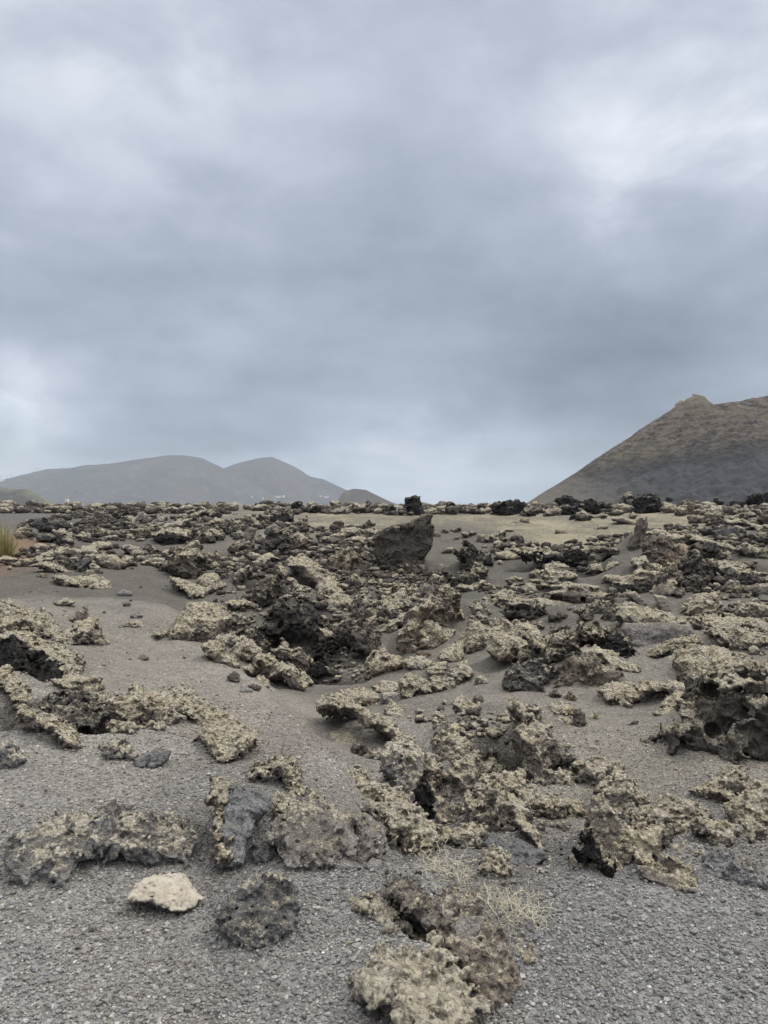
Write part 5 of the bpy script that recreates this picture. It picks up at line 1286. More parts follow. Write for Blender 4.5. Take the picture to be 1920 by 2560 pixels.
rock('lava_ridge', 'T1', '842,325 900,282 980,312 1080,322 1182,292 1300,282 1338,332 1280,358 1160,368 1050,358 945,348', 'crusted ridge running left from the wide low cave', 'lava ridge', L=.45, W=.7, B=.9, T=.8, st='d')
rock('lava_rock', 'T1', '1005,245 1058,185 1142,182 1158,252 1100,282 1035,278', 'dark crusted rock above the crusted ridge', LR, **MX)
rock('lava_rock', 'T1', '1205,205 1238,152 1275,172 1288,235 1228,242', 'upright split rock on the upper sand', LR, L=.5, W=.3, B=1.1, T=.7)
rock('lava_rock', 'T1', '1242,268 1320,232 1398,282 1372,305 1288,298', 'crusted rock under the upright split one', LR, **MX)
rock('lava_rock', 'T1', '1442,285 1480,245 1560,192 1638,202 1605,258 1500,298', 'slanting crusted rock on the upper sand', LR, L=.6, T=.8)
rock('lava_rock', 'T1', '942,185 1000,142 1102,132 1165,158 1100,198 998,202', 'dark low outcrop near the left rim', LR, **DK)
rock('lava_rock', 'T1', '532,115 558,62 612,72 618,122 560,130', 'dark brown block near the white hut', LR, **DK)
rock('lava_rock', 'T1', '625,62 692,52 695,105 628,108', 'tan crusted block near the white hut', LR, L=.5, W=1.0, B=1.3, T=.8)
rock('lava_rock', 'T1', '482,305 550,292 608,335 632,405 578,438 525,395 492,345', 'lichened slab rock upright left of the black niche', LR, L=.6, T=.8)
rock('lava_rock', 'T1', '270,238 340,202 442,212 525,232 592,262 522,308 430,328 345,298', 'black clinker bank at the upper left', LR, L=.18, W=.1, B=.6, T=.8, st='d')
rock('lava_rock', 'T1', '330,350 400,330 470,345 500,400 430,410 370,390', 'black clinker bank below the upper left one', LR, L=.25, W=.1, B=.65, T=.8, st='d')
rock('lava_rock', 'T1', '125,325 155,300 185,328 150,340', 'reddish stone on the red earth', LR, L=.0, W=1.0, B=2.0, T=.8, st='p')
rock('lava_rock', 'T1', '178,335 240,312 268,352 220,368', 'dark flat stone at the end of the red earth', LR, **DK)
rock('lava_rock', 'T1', '640,340 700,320 780,340 790,400 700,400', 'dark crusted rock right of the black niche', LR, **MX)
rock('lava_rock', 'T1', '600,300 650,270 690,300 680,340 620,345', 'brown rock behind the black niche', LR, **DK)
rock('lichen_crust', 'T1', '780,420 860,390 950,410 965,445 880,470 800,450', 'pinkish lichen heap above the brown rounded boulder', 'lichen crust', L=.8, W=.9, T=.9, st='l')
rock('lava_rock', 'T1', '835,385 870,355 915,375 920,400 860,400', 'dark hooded rock above the pinkish heap', LR, **DK)
rock('lava_rock', 'T1', '970,385 985,350 1030,355 1030,385', 'small brown stone on the upper sand', LR, **MX)
rock('lava_slab', 'T1', '1175,385 1210,365 1260,372 1240,392', 'low flat stone on the upper sand', 'lava slab', L=.5, T=1.0)
rock('lava_rock', 'T1', '310,700 340,665 400,680 395,712', 'brown stone on the left ash near the kerb', LR, L=.2, W=.8, B=.9, T=.8)
rock('lava_rock', 'T1', '55,640 75,605 100,620 95,642', 'pale crumb on the left ash', LR, L=.8, T=.8)
rock('lava_rock', 'T1', '1215,560 1235,530 1280,505 1285,540 1250,565', 'blue grey boulder at the top of the ash slope', LB, L=.15, W=.0, B=1.6, T=.8, st='p')
rock('lava_ridge', 'T1', '1215,580 1290,548 1380,535 1440,560 1430,600 1320,590', 'brown crust rim right of the blue grey boulder', 'lava ridge', L=.35, W=.8, B=.9, T=.9, st='c')
rock('lava_crag', 'T1', '1430,605 1500,552 1562,495 1680,440 1740,520 1700,640 1670,705 1560,690 1495,645', 'dark crag at the top of the ash slope', 'lava crag', L=.42, W=.6, B=.55, T=.75, st='d')
rock('lava_rock', 'T2', '25,315 48,255 102,248 158,328 168,385 80,408 15,395', 'upright lichened rock above the dark crag', LR, **MX)
rock('lava_rock', 'T2', '225,295 258,225 315,245 305,295 258,318', 'dark pointed rock in the upper field', LR, **DK)
rock('lava_crag', 'T2', '332,455 400,392 492,362 538,430 528,510 440,488 375,478', 'dark peaked rock in the upper field', 'lava crag', L=.3, W=.6, B=.55, T=.75, st='d')
rock('lava_rock', 'T2', '372,548 398,485 502,492 528,565 440,572', 'dark rock with a black notch, under the peaked one', LR, holes=((495,530,28,.3),), **DK)
rock('lava_rock', 'T2', '120,610 140,510 205,475 290,535 265,608', 'brown rock left of the notched one', LR, L=.3, W=.7, B=1.0, T=.8, st='d')
rock('lava_rock', 'T2', '615,340 636,268 720,245 768,280 705,315 692,368 640,378', 'greenish block with a black hollow below', LR, L=.3, W=.0, B=1.0, T=.8, st='s', holes=((665,345,30,.3),))
rock('lava_crag', 'T2', '652,395 718,295 805,325 868,398 835,468 760,490 682,468', 'dark shaded crag right of the greenish block', 'lava crag', L=.25, W=.3, B=.45, T=.75, st='d')
rock('lava_rock', 'T2', '815,365 920,335 998,378 935,458 858,478', 'lichened brown rock right of the dark shaded crag', LR, L=.6, W=.9, T=.8)
rock('lava_slab', 'T2', '422,345 500,275 558,285 535,345 478,378', 'smooth slanted slab in the upper field', 'lava slab', L=.3, W=.6, B=1.1, T=.6, st='s')
rock('lava_rock', 'T2', '535,375 590,325 645,355 625,415 555,415', 'light crusted rock before the greenish block', LR, L=.6, T=.8)
rock('lava_rock', 'T2', '562,478 600,395 665,415 708,470 708,508 595,508', 'dark ribbed rock below the light crusted one', LR, **DK)
rock('lava_rock', 'T2', '702,205 728,145 800,132 878,155 868,195 790,228 725,235', 'large black block high in the field', LB, L=.2, W=.1, B=.32, T=.8, st='d')
rock('lava_slab', 'T2', '-10,155 60,118 152,118 208,145 165,182 72,182 60,215 -10,215', 'pale crust roof with a black gap, near the rim', 'lava slab', L=.6, T=.9, st='c', lean=.4, holes=((110,190,40,.3),))
rock('lava_rock', 'T2', '150,230 200,185 280,200 300,240 200,255', 'crusted pale rocks right of the rim roof', LR, L=.6, T=.8)
rock('lava_rock', 'T2', '440,190 480,160 545,165 540,195 470,200', 'dark flat block near the rim', LR, **DK)
rock('lava_rock', 'T2', '560,190 580,160 650,180 650,225 590,225', 'dark rock left of the large black block', LR, **DK)
rock('lava_rock', 'T2', '830,300 850,235 880,270 915,255 910,295 860,310', 'twin pointed rocks at the plain edge', LR, **MX)
rock('lava_rock', 'T2', '890,235 930,205 1000,235 950,245', 'flat brown rock at the left of the plain', LR, L=.3, W=.9, T=.8)
rock('lava_rock', 'T2', '1055,350 1090,330 1150,365 1130,378', 'dark flat stone on the sand left of the slab', LR, **DK)
rock('lava_rock', 'T2', '970,185 985,162 1000,185', 'tiny dark cone on the left plain', LR, **DK)
rock('lava_rock', 'T2', '1495,250 1530,210 1580,245 1560,265', 'dark stone on the sand behind the slab', LR, **DK)
rock('lava_rock', 'T2', '0,590 60,570 110,545 120,610 40,650', 'slanting dark plate left of the brown rock', LR, **DK)
rock('lava_rock', 'T2', '330,600 380,570 460,580 440,620 360,640', 'small crusted rocks above the lichened grey rock', LR, **MX)

# ------------------------------------------------------------------ rim against the sky
RIM = dict(L=.14, W=.1, B=.26, st='j', T=.8, lean=.0, res=.6)
rock('lava_tower', 'T3', '182,145 200,85 203,28 222,20 235,25 250,12 268,12 275,22 300,22 303,90 325,128 345,150 240,165', 'black lava tower alone on the skyline right of the twin hills', 'lava tower', **RIM)
rock('lava_tower', 'T3', '545,135 550,68 580,55 602,72 608,120 640,140 570,150', 'smaller black lava tower on the skyline', 'lava tower', **RIM)
rock('lava_crag', 'T3', '950,110 1000,65 1080,40 1142,35 1205,62 1228,102 1190,140 1100,165 1040,145', 'black lava heap on the skyline left of the large hill', 'lava crag', **RIM)
rock('lava_rock', 'T3', '775,115 840,80 885,108 845,140', 'low black rock on the skyline, between tower and heap', LR, **RIM)
rock('lava_rock', 'T3', '895,115 930,75 948,110', 'small black point on the skyline beside the heap', LR, **RIM)
rock('lava_crag', 'T3', '1445,95 1488,35 1560,8 1625,25 1638,85 1560,118 1480,115', 'black blocky crag below the large hill', 'lava crag', **RIM)
rock('lava_rock', 'T3', '1535,165 1548,105 1665,85 1675,165', 'black shaded rock below the blocky crag', LR, **RIM)
rock('lava_rock', 'T3', '1165,170 1218,115 1290,95 1358,125 1282,165 1200,178', 'dark rock with lichen near the black heap', LR, L=.35, B=.6, T=.8, st='d')
rock('lava_rock', 'T3', '660,130 700,85 760,100 770,140 700,150', 'lichened dark rock right of the smaller tower', LR, L=.5, B=.7, T=.8)
rock('lichen_crust', 'T3', '440,140 460,85 540,85 550,140 480,150', 'yellow lichen block left of the smaller tower', 'lichen crust', L=.85, T=.8, st='l')
rock('lava_rock', 'T3', '85,155 110,115 165,120 190,155', 'pale rounded rock left of the black tower', LR, L=.5, B=1.2, T=.8, st='c')
rock('lava_rock', 'T3', '-5,150 30,85 80,90 100,140 40,160', 'dark rock cluster left of the pale rounded one', LR, **RIM)
rock('lava_rock', 'T3', '820,140 830,100 870,105 880,145', 'yellowish lichened block on the rim', LR, L=.75, T=.8)
rock('lava_rock', 'T3', '920,150 960,120 1030,125 1035,150 970,158', 'pale flat rock under the black heap', LR, L=.6, B=1.2, T=.8)
rock('lava_rock', 'T3', '1380,170 1400,130 1500,100 1540,120 1530,165 1440,175', 'lichened rim rock left of the black shaded one', LR, L=.6, B=.8, T=.8)
rock('lava_slab', 'T3', '1600,205 1620,170 1680,165 1680,205', 'dark slab edge at the back of the plain', 'lava slab', **RIM)
rock('lava_crag', 'T4', '365,75 418,-5 480,-15 508,50 440,98', 'dark lichened crag on the rim, right of the hill foot', 'lava crag', L=.35, B=.6, T=.8, st='d', lean=.0)
rock('lava_crag', 'T4', '515,65 558,2 640,-8 708,25 708,108 600,150 538,115', 'black stepped crag on the rim', 'lava crag', **RIM)
rock('lava_rock', 'T4', '-10,68 100,55 265,75 278,125 150,158 -10,118', 'long black shaded rock on the rim', LR, **RIM)
rock('lava_rock', 'T4', '-10,155 60,112 148,178 62,218 -10,208', 'lichened rock under the long black one', LR, L=.6, B=.7, T=.8)
rock('lava_rock', 'T4', '275,115 350,78 428,98 405,148 298,148', 'reddish brown rock on the rim', LR, L=.25, W=1.0, B=.9, T=.8)
rock('lava_rock', 'T4', '155,185 220,142 295,168 230,198', 'pale crusted rock on the rim edge', LR, L=.7, T=.8)
rock('lava_rock', 'T4', '455,185 488,142 525,168 502,198', 'grey rock between plank slab and stepped crag', LR, L=.5, T=.8)
rock('lava_pillar', 'T4', '955,158 972,52 1012,65 1018,158', 'rusty pillar on the right rim', 'lava pillar', L=.1, W=1.0, B=1.0, T=.8, lean=0)
rock('lava_rock', 'T4', '990,195 1060,152 1155,185 1212,222 1100,240 995,228', 'brown rock below the rusty pillar', LR, L=.25, W=.7, B=.8, T=.8, st='d')
rock('lava_rock', 'T4', '1155,65 1208,22 1268,55 1245,98 1165,98', 'black rock on the right rim', LR, **RIM)
rock('lava_rock', 'T4', '1302,98 1358,52 1438,52 1448,108 1338,112', 'black block right of the lichened rim ball', LR, **RIM)
rock('lava_crag', 'T4', '1472,55 1498,2 1590,-8 1618,50 1562,88', 'dark block high on the right rim', 'lava crag', **RIM)
rock('lava_crag', 'T4', '1602,35 1640,-30 1690,-30 1690,68', 'dark upright block cut by the frame on the right rim', 'lava crag', **RIM)
rock('lichen_boulder', 'T4', '1122,168 1178,92 1245,102 1258,178 1188,202', 'lichened ball on the right rim', 'lichen boulder', L=.8, T=.8, st='l')
rock('lava_rock', 'T4', '1392,188 1480,122 1568,155 1502,208', 'lichened dark rock on the far right rim', LR, L=.5, B=.7, T=.8, st='d')
rock('lava_rock', 'T4', '1182,268 1240,192 1318,215 1292,268 1220,282', 'dark brown rock beyond the square block', LR, **DK)
rock('lava_rock', 'T4', '720,120 780,70 860,80 880,130 800,150', 'lichened rock right of the stepped crag', LR, L=.6, B=.8, T=.8)
rock('lava_rock', 'T4', '775,38 798,0 835,38 800,52', 'small black point right of the stepped crag', LR, **RIM)
rock('lava_rock', 'T4', '850,150 880,100 950,110 950,160 900,175', 'crusted rock left of the rusty pillar', LR, L=.6, B=.8, T=.8)
rock('lichen_crust', 'T4', '1310,220 1400,195 1500,220 1600,260 1560,290 1440,250 1330,245', 'lichened edge below the far right rim', 'lichen crust', **LI)
rock('lava_rock', 'T4', '1560,200 1600,150 1680,170 1680,260 1620,250', 'dark rock at the right frame edge under the rim', LR, **DK)
rock('lava_crag', 'T2', '862,125 868,85 912,55 938,68 948,98 1005,120 960,138 898,138', 'black two pointed crag on the rim, left of the low hill', 'lava crag', **RIM)
rock('lava_rock', 'T2', '995,135 1040,105 1105,92 1110,135 1050,150', 'black flat rock right of the two pointed crag', LR, **RIM)
rock('lava_rock', 'T2', '535,105 555,65 605,82 615,108', 'black rock right of the dry bush on the rim', LR, **RIM)
rock('lava_pillar', 'T2', '738,98 742,50 765,52 770,98', 'small black post like rock on the rim', 'lava pillar', **RIM)
rock('lava_rock', 'T2', '1372,115 1400,65 1445,85 1505,75 1495,125 1430,150', 'olive lichened rock before the low hill', LR, L=.6, W=.3, B=.7, T=.8)
rock('lava_rock', 'T2', '1495,115 1520,55 1552,85 1578,110 1540,135', 'dark pointed rock before the low hill', LR, **RIM)
rock('lava_rock', 'T2', '1200,140 1240,110 1320,105 1380,130 1340,155 1230,155', 'crusted low rocks at the back of the plain', LR, L=.55, B=.8, T=.8)
rock('lava_rock', 'T2', '50,100 80,60 130,55 150,95 90,115', 'dark lichened rock on the left rim', LR, L=.3, B=.6, T=.8, st='d')
rock('lava_rock', 'T1', '1390,95 1400,60 1430,65 1440,100', 'black block on the left rim, right of the white hut', LR, **RIM)
rock('lava_rock', 'T1', '1105,95 1115,55 1160,80 1170,100', 'black wedge on the left rim', LR, **RIM)
rock('lava_rock', 'T1', '1225,100 1232,60 1262,70 1265,105', 'black stub on the left rim', LR, **RIM)
rock('lava_rock', 'T1', '960,90 990,62 1060,65 1070,100 1000,105', 'dark low rock on the left rim', LR, **RIM)
rock('lichen_crust', 'T1', '1250,120 1270,85 1330,100 1350,150 1290,150', 'pale lichen rock on the left rim', 'lichen crust', L=.85, T=.8, st='l')
rock('lava_rock', 'T1', '780,75 800,52 830,75', 'tiny black rock on the left rim near the hut', LR, **RIM)
rock('lava_rock', 'T1', '270,118 310,95 350,110 340,125', 'flat dark rock at the head of the black sand', LR, **DK)
rock('lava_rock', 'T1', '35,145 55,130 78,138 70,150', 'dark stone on the pale far track', LR, **DK)
rock('rock_outcrop', 'P', '1688,1018 1700,1004 1712,994 1726,988 1738,984 1752,990 1762,988 1770,1000 1778,1013 1764,1030 1720,1034', 'blocky tan rock outcrop crowning the summit of the large hill', 'rock outcrop', L=.5, W=.9, B=1.5, T=.4, st='c', Y=893, lean=.5, amp=.8)
# ------------------------------------------------------------------ loose matter: rubble, crumbs and pebbles
_lr = np.log(_rr)


def ground_z(x, y):
    """height of the built ground sheet under points"""
    r = np.hypot(x, y); a = np.arctan2(x, y)
    fi = np.interp(np.log(np.maximum(r, .36)), _lr, np.arange(len(_lr)))
    fj = np.interp(a, _az, np.arange(len(_az)))
    i = np.minimum(fi.astype(int), _nr - 2); j = np.minimum(fj.astype(int), _na - 2)
    s_, t_ = fi - i, fj - j
    return (GZ[i, j] * (1 - s_) * (1 - t_) + GZ[i + 1, j] * s_ * (1 - t_) + GZ[i, j + 1] * (1 - s_) * t_ + GZ[i + 1, j + 1] * s_ * t_)


def hit_many(u, v):
    Y = np.geomspace(1.9, 125, 420)
    out = np.zeros((len(u), 3)); ok = np.zeros(len(u), bool)
    for s in range(0, len(u), 4000):
        uu, vv = u[s:s + 4000, None], v[s:s + 4000, None]
        x = (uu - 960) / F * Y
        zr = EYE - (vv - HV) / F * Y
        zg = ground_z(x.ravel(), np.broadcast_to(Y, x.shape).ravel()).reshape(x.shape)
        b = zr <= zg
        k = b.argmax(1)
        n = np.arange(len(k))
        out[s:s + 4000] = np.stack([x[n, k], Y[k], zg[n, k]], -1)
        ok[s:s + 4000] = b.any(1)
    return out, ok


def ico(sub):
    import bmesh
    bm = bmesh.new()
    bmesh.ops.create_icosphere(bm, subdivisions=sub, radius=1.0)
    bm.verts.ensure_lookup_table()
    v = np.array([q.co[:] for q in bm.verts]); f = np.array([[q.index for q in p.verts] for p in bm.faces])
    bm.free()
    return v, f


def clinker(sub, seed, rough=.75):
    v, f = ico(sub)
    rng = np.random.default_rng(seed)
    o = rng.random(3) * 20
    d = gnoise(v * 1.1 + o) * .55 + (.25 - np.abs(gnoise(v * 2.3 + o + 5))) * rough * 1.1 + (.25 - np.abs(gnoise(v * 5 + o + 9))) * rough * .6
    v = v * (1 + d)[:, None]
    v *= rng.uniform(.5, 1.35, 3) * np.array([1, 1, .75])
    return v, f


def scatter(name, P, size, protos, rng, mat, lich, attrs_fn=None, color=(.5, .5, .5, 1), sink=.25, smooth=True):
    vs, fs, gs, tops, n0 = [], [], [], [], 0
    extra = []
    for k in range(len(P)):
        v, f = protos[rng.integers(len(protos))]
        a, b, c = rng.random(3) * 6.283
        ca, sa = math.cos(a), math.sin(a)
        tb = (b / 6.283 - .5) * .9
        cb, sb = math.cos(tb), math.sin(tb)
        R1 = np.array([[ca, -sa, 0], [sa, ca, 0], [0, 0, 1]]) @ np.array([[1, 0, 0], [0, cb, -sb], [0, sb, cb]])
        w_ = (v * size[k]) @ R1.T
        tops.append(w_[:, 2] / (np.linalg.norm(w_, axis=1) + 1e-9))
        w_[:, 2] += -w_[:, 2].min() * (1 - 2 * sink)
        vs.append(w_ + P[k]); fs.append(f + n0); n0 += len(v)
        gs.append(np.full(len(v), max(.021, 1.9 * P[k][1] / 740)))
        if attrs_fn is not None:
            extra.append(np.repeat(attrs_fn(k)[None], len(v), 0))
    at = {'grain': np.concatenate(gs), 'top': np.concatenate(tops)}
    if extra:
        at['tone'] = np.concatenate(extra)
    o = mesh_obj(name, np.concatenate(vs), np.concatenate(fs), mat, attrs=at, smooth=smooth)
    o.color = color
    tag(o, kind='stuff')
    return o


def in_poly(u, v, P):
    ins = np.zeros(len(u), bool)
    for i in range(len(P)):
        ax, ay = P[i - 1]; bx, by = P[i]
        c = (ay > v) != (by > v)
        ins ^= c & (u < ax + (v - ay) * (bx - ax) / (by - ay if by != ay else 1e-9))
    return ins


_C2 = [clinker(2, 50 + k) for k in range(8)]
_C3 = [clinker(3, 70 + k, .95) for k in range(10)]
ZONES = [   # polygon of the photograph, count, smallest and largest size in its pixels, share of lichened pieces, clustering
    ([(60, 1300), (500, 1285), (800, 1300), (960, 1330), (1200, 1380), (1500, 1340), (1920, 1290), (1920, 1480), (1300, 1500), (900, 1470), (500, 1440), (0, 1400)], 2600, 6, 26, .36, .0),
    ([(400, 1470), (900, 1470), (1300, 1500), (1920, 1480), (1920, 1900), (1500, 1860), (1250, 1880), (1000, 1800), (760, 1700), (560, 1620)], 1300, 6, 22, .65, .05),
    ([(0, 1440), (420, 1470), (700, 1760), (760, 1960), (400, 1900), (0, 1660)], 220, 3, 9, .5, -.2),
    ([(0, 1266), (480, 1264), (960, 1270), (1440, 1262), (1920, 1258), (1920, 1288), (1300, 1292), (700, 1288), (0, 1284)], 3200, 6, 26, .3, -.15),
    ([(900, 1950), (1250, 2000), (1500, 2050), (1920, 2040), (1920, 2180), (1350, 2190), (1000, 2200), (760, 2120)], 240, 5, 16, .55, -.1),
    ([(0, 2000), (900, 2150), (1900, 2200), (1900, 2560), (0, 2560)], 14, 7, 12, .6, -.3),
    ([(1920, 1280), (2700, 1280), (2900, 1900), (2400, 2150), (1920, 2100)], 700, 6, 24, .5, .0),
    ([(-900, 1290), (0, 1290), (0, 1420), (-900, 1420)], 300, 6, 20, .5, .0),
    ([(650, 1700), (1000, 1640), (1150, 1640), (1300, 1700), (1000, 1720)], 160, 4, 12, .75, -.1),
]
_rg = np.random.default_rng(21)
_dk, _li = [], []
for poly, cnt, s0, s1, share, thr in ZONES:
    pa = np.array(poly, float)
    n = cnt * 6
    uu = _rg.uniform(pa[:, 0].min(), pa[:, 0].max(), n); vv = _rg.uniform(pa[:, 1].min(), pa[:, 1].max(), n)
    m = in_poly(uu, vv, poly)
    uu, vv = uu[m], vv[m]
    P, ok = hit_many(uu, vv)
    q = P.copy(); q[:, 2] = 0
    sc_ = 1 / np.maximum(P[:, 1], 3)[:, None] ** .7 * 2.2
    cl_ = gnoise(q * sc_ + 2.2) + .5 * gnoise(q * sc_ * 2.3 + 6.1)
    ok &= (cl_ > thr)
    # the open plain stays open
    ok &= ~in_poly(uu, vv, [(1000, 1292), (1150, 1285), (1500, 1285), (1620, 1330), (1500, 1350), (1380, 1372), (1150, 1345), (1080, 1330)])
    ok &= ~in_poly(uu, vv, [(740, 1285), (960, 1285), (960, 1300), (780, 1320)])
    idx = np.nonzero(ok)[0][:cnt]
    for k in idx:
        sz = (s0 + (s1 - s0) * _rg.random() ** 2.6) / F * P[k, 1] * .5
        (_li if _rg.random() < share else _dk).append((P[k], sz, sz / P[k, 1] * 740))
for nm, lst, colr in (('lava_rubble', _dk, (.22, .45, .26, 1)), ('lichen_crumbs', _li, (.68, .5, .5, 1))):
    small = [q for q in lst if q[2] < 2.2]; big = [q for q in lst if q[2] >= 2.2]
    scatter(nm, [q[0] for q in small] + [], [q[1] for q in small], _C2, _rg, M_ROCK, None, color=colr, smooth=False)
    scatter(nm, [q[0] for q in big], [q[1] for q in big], _C3, _rg, M_ROCK, None, color=colr)

# broken blocks that fill the rough ground between the larger rocks
def block_proto(seed):
    rng = np.random.default_rng(seed)
    n = (44, 40, 34)
    h = 2.9 / 44
    gx, gy, gz = [(np.arange(k) - k / 2) * h for k in n]
    e = rng.uniform(.55, 1.05, 3) * np.array([1, .9, .7])
    f = (np.sqrt((gx[:, None, None] / e[0]) ** 2 + (gy[None, :, None] / e[1]) ** 2 + (gz[None, None, :] / e[2]) ** 2) - 1) * e.min()
    f = f.astype(np.float32)
    f -= .16 * grid_noise(n, h, .7, rng)
    f -= .17 * (1 - 1.4 * np.minimum(np.abs(grid_noise(n, h, .38, rng)), 1.2))
    f += .20 * np.clip(grid_noise(n, h, .25, rng) - .5, 0, 1)
    f -= .09 * (.9 - 1.4 * np.abs(grid_noise(n, h, .17, rng)))
    f -= .045 * (.9 - 1.4 * np.abs(grid_noise(n, h, .08, rng)))
    f[0] = f[-1] = 1; f[:, 0] = f[:, -1] = 1; f[:, :, 0] = f[:, :, -1] = 1
    v, q = surface_nets(f)
    return v * h + np.array([gx[0], gy[0], gz[0]]), q


_BL = [block_proto(900 + k) for k in range(9)]
BLOCKS = [([(480, 1330), (1100, 1330), (1100, 1500), (900, 1640), (700, 1640), (560, 1500)], 120, 25, 75),
          ([(1150, 1370), (1920, 1380), (1920, 1800), (1560, 1640), (1200, 1620)], 150, 25, 80),
          ([(100, 1290), (950, 1285), (950, 1420), (520, 1420), (100, 1400)], 130, 18, 50),
          ([(900, 1790), (1450, 1880), (1480, 2080), (1250, 2100), (1000, 2000)], 60, 25, 70),
          ([(1930, 1300), (2700, 1300), (2900, 1900), (2300, 2120), (1940, 2100)], 200, 20, 85),
          ([(-900, 1290), (-10, 1290), (-10, 1420), (-900, 1420)], 60, 18, 50),
          ([(1480, 1900), (1920, 1900), (1920, 2120), (1500, 2110)], 40, 25, 70)]
_bd, _bl = [], []
for poly, cnt, s0, s1 in BLOCKS:
    pa = np.array(poly, float)
    uu = _rg.uniform(pa[:, 0].min(), pa[:, 0].max(), cnt * 5); vv = _rg.uniform(pa[:, 1].min(), pa[:, 1].max(), cnt * 5)
    m = in_poly(uu, vv, poly); uu, vv = uu[m], vv[m]
    P, ok = hit_many(uu, vv)
    q = P.copy(); q[:, 2] = 0
    ok &= gnoise(q / np.maximum(P[:, 1], 3)[:, None] ** .7 * 1.7 + 12.2) > -.02
    for poly_ in ([(1000, 1292), (1150, 1285), (1500, 1285), (1620, 1330), (1500, 1350), (1380, 1372), (1150, 1345), (1080, 1330)], [(740, 1285), (960, 1285), (960, 1300), (780, 1320)],
                  [(1240, 1700), (1500, 1730), (1560, 1800), (1300, 1740)], [(1480, 1640), (1680, 1650), (1640, 1740), (1500, 1720)], [(920, 1280), (1100, 1280), (1100, 1440), (920, 1440)]):
        ok &= ~in_poly(uu, vv, poly_)
    for k in np.nonzero(ok)[0][:cnt]:
        sz = (s0 + (s1 - s0) * _rg.random() ** 2) / F * P[k, 1] * .36
        (_bl if _rg.random() < .55 else _bd).append((P[k], sz))
scatter('lava_rubble', [q[0] for q in _bd], [q[1] for q in _bd], _BL, _rg, M_ROCK, None, color=(.26, .5, .3, 1), sink=.38)
scatter('lava_rubble', [q[0] for q in _bl], [q[1] for q in _bl], _BL, _rg, M_ROCK, None, color=(.58, .55, .45, 1), sink=.38)

# pebbles of lapilli in the foreground
def pebble_mat():
    m, t, b = new_mat('lapilli_pebble')
    at = t.new('ShaderNodeAttribute', attribute_name='tone')
    pos = t.new('ShaderNodeNewGeometry').outputs['Position']
    n = t.noise(pos, 160, 3, .6)
    sc = t.new('ShaderNodeVectorMath', operation='SCALE')
    t.put(sc.inputs[0], at.outputs['Color']); t.put(sc.inputs['Scale'], t.math('MULTIPLY_ADD', n, .9, .55))
    t.put(b.inputs['Base Color'], sc.outputs[0])
    return m


M_PEBBLE = pebble_mat()
_pg = np.random.default_rng(5)
_pb = []
for k in range(12):
    v, f = ico(1)
    rg_ = np.random.default_rng(300 + k)
    v = v * (1 + .28 * rg_.normal(size=(len(v), 1)).clip(-1.2, 1.2)) * rg_.uniform(.65, 1.25, 3) * np.array([1, 1, .8])
    _pb.append((v, f))
NP_ = 120000
_r = np.exp(_pg.uniform(math.log(2.05), math.log(7.0), NP_)); _a = _pg.uniform(-.56, .56, NP_)
_px, _py = _r * np.sin(_a), _r * np.cos(_a)
_pz = ground_z(_px, _py)
_t = tone_at(_px, _py)
_clu = gnoise(np.stack([_px, _py, _py * 0], -1) * 2.1)
_keep = (_pg.random(NP_) < np.clip(.75 + _clu * .9, .25, 1)) & ((_r < 4.3) | (_pg.random(NP_) < .55))
_P = np.stack([_px, _py, _pz], -1)[_keep]; _t = _t[_keep]
_sz = np.exp(_pg.normal(math.log(.0044), .40, len(_P))).clip(.0022, .017) * (1 + .10 * np.maximum(_P[:, 1] - 3.5, 0))
_g = _pg.lognormal(.02, .27, len(_P))
_g[_pg.random(len(_P)) < .008] *= 1.6
_wm = _pg.normal(.045, .03, len(_P))
_tc = _t[:, :3] * 1.38 * _g[:, None] * np.stack([1 + _wm, np.ones(len(_P)), 1 - _wm], -1)
scatter('lapilli_pebbles', _P, _sz, _pb, _pg, M_PEBBLE, None, attrs_fn=lambda k: _tc[k].clip(.01, .6), sink=.25, smooth=False)

# ------------------------------------------------------------------ plants
def tube_set(paths, radii, sides=4):
    """tubes along several paths as one vertex and face set"""
    V, Q, n0 = [], [], 0
    for P, r in zip(paths, radii):
        P = np.asarray(P, float); m = len(P)
        d = np.gradient(P, axis=0); d /= np.linalg.norm(d, axis=1, keepdims=True) + 1e-9
        a = np.cross(d, [.3, .2, .93]); a /= np.linalg.norm(a, axis=1, keepdims=True) + 1e-9
        b = np.cross(d, a)
        th = np.arange(sides) / sides * 2 * math.pi
        rr = np.linspace(r, r * .55, m)[:, None, None]
        V.append((P[:, None] + rr * (a[:, None] * np.cos(th)[None, :, None] + b[:, None] * np.sin(th)[None, :, None])).reshape(-1, 3))
        i = np.arange(m - 1)[:, None] * sides; j = np.arange(sides)[None]
        Q.append((np.stack([i + j, i + (j + 1) % sides, i + sides + (j + 1) % sides, i + sides + j], -1).reshape(-1, 4)) + n0)
        n0 += m * sides
    return np.concatenate(V), np.concatenate(Q)


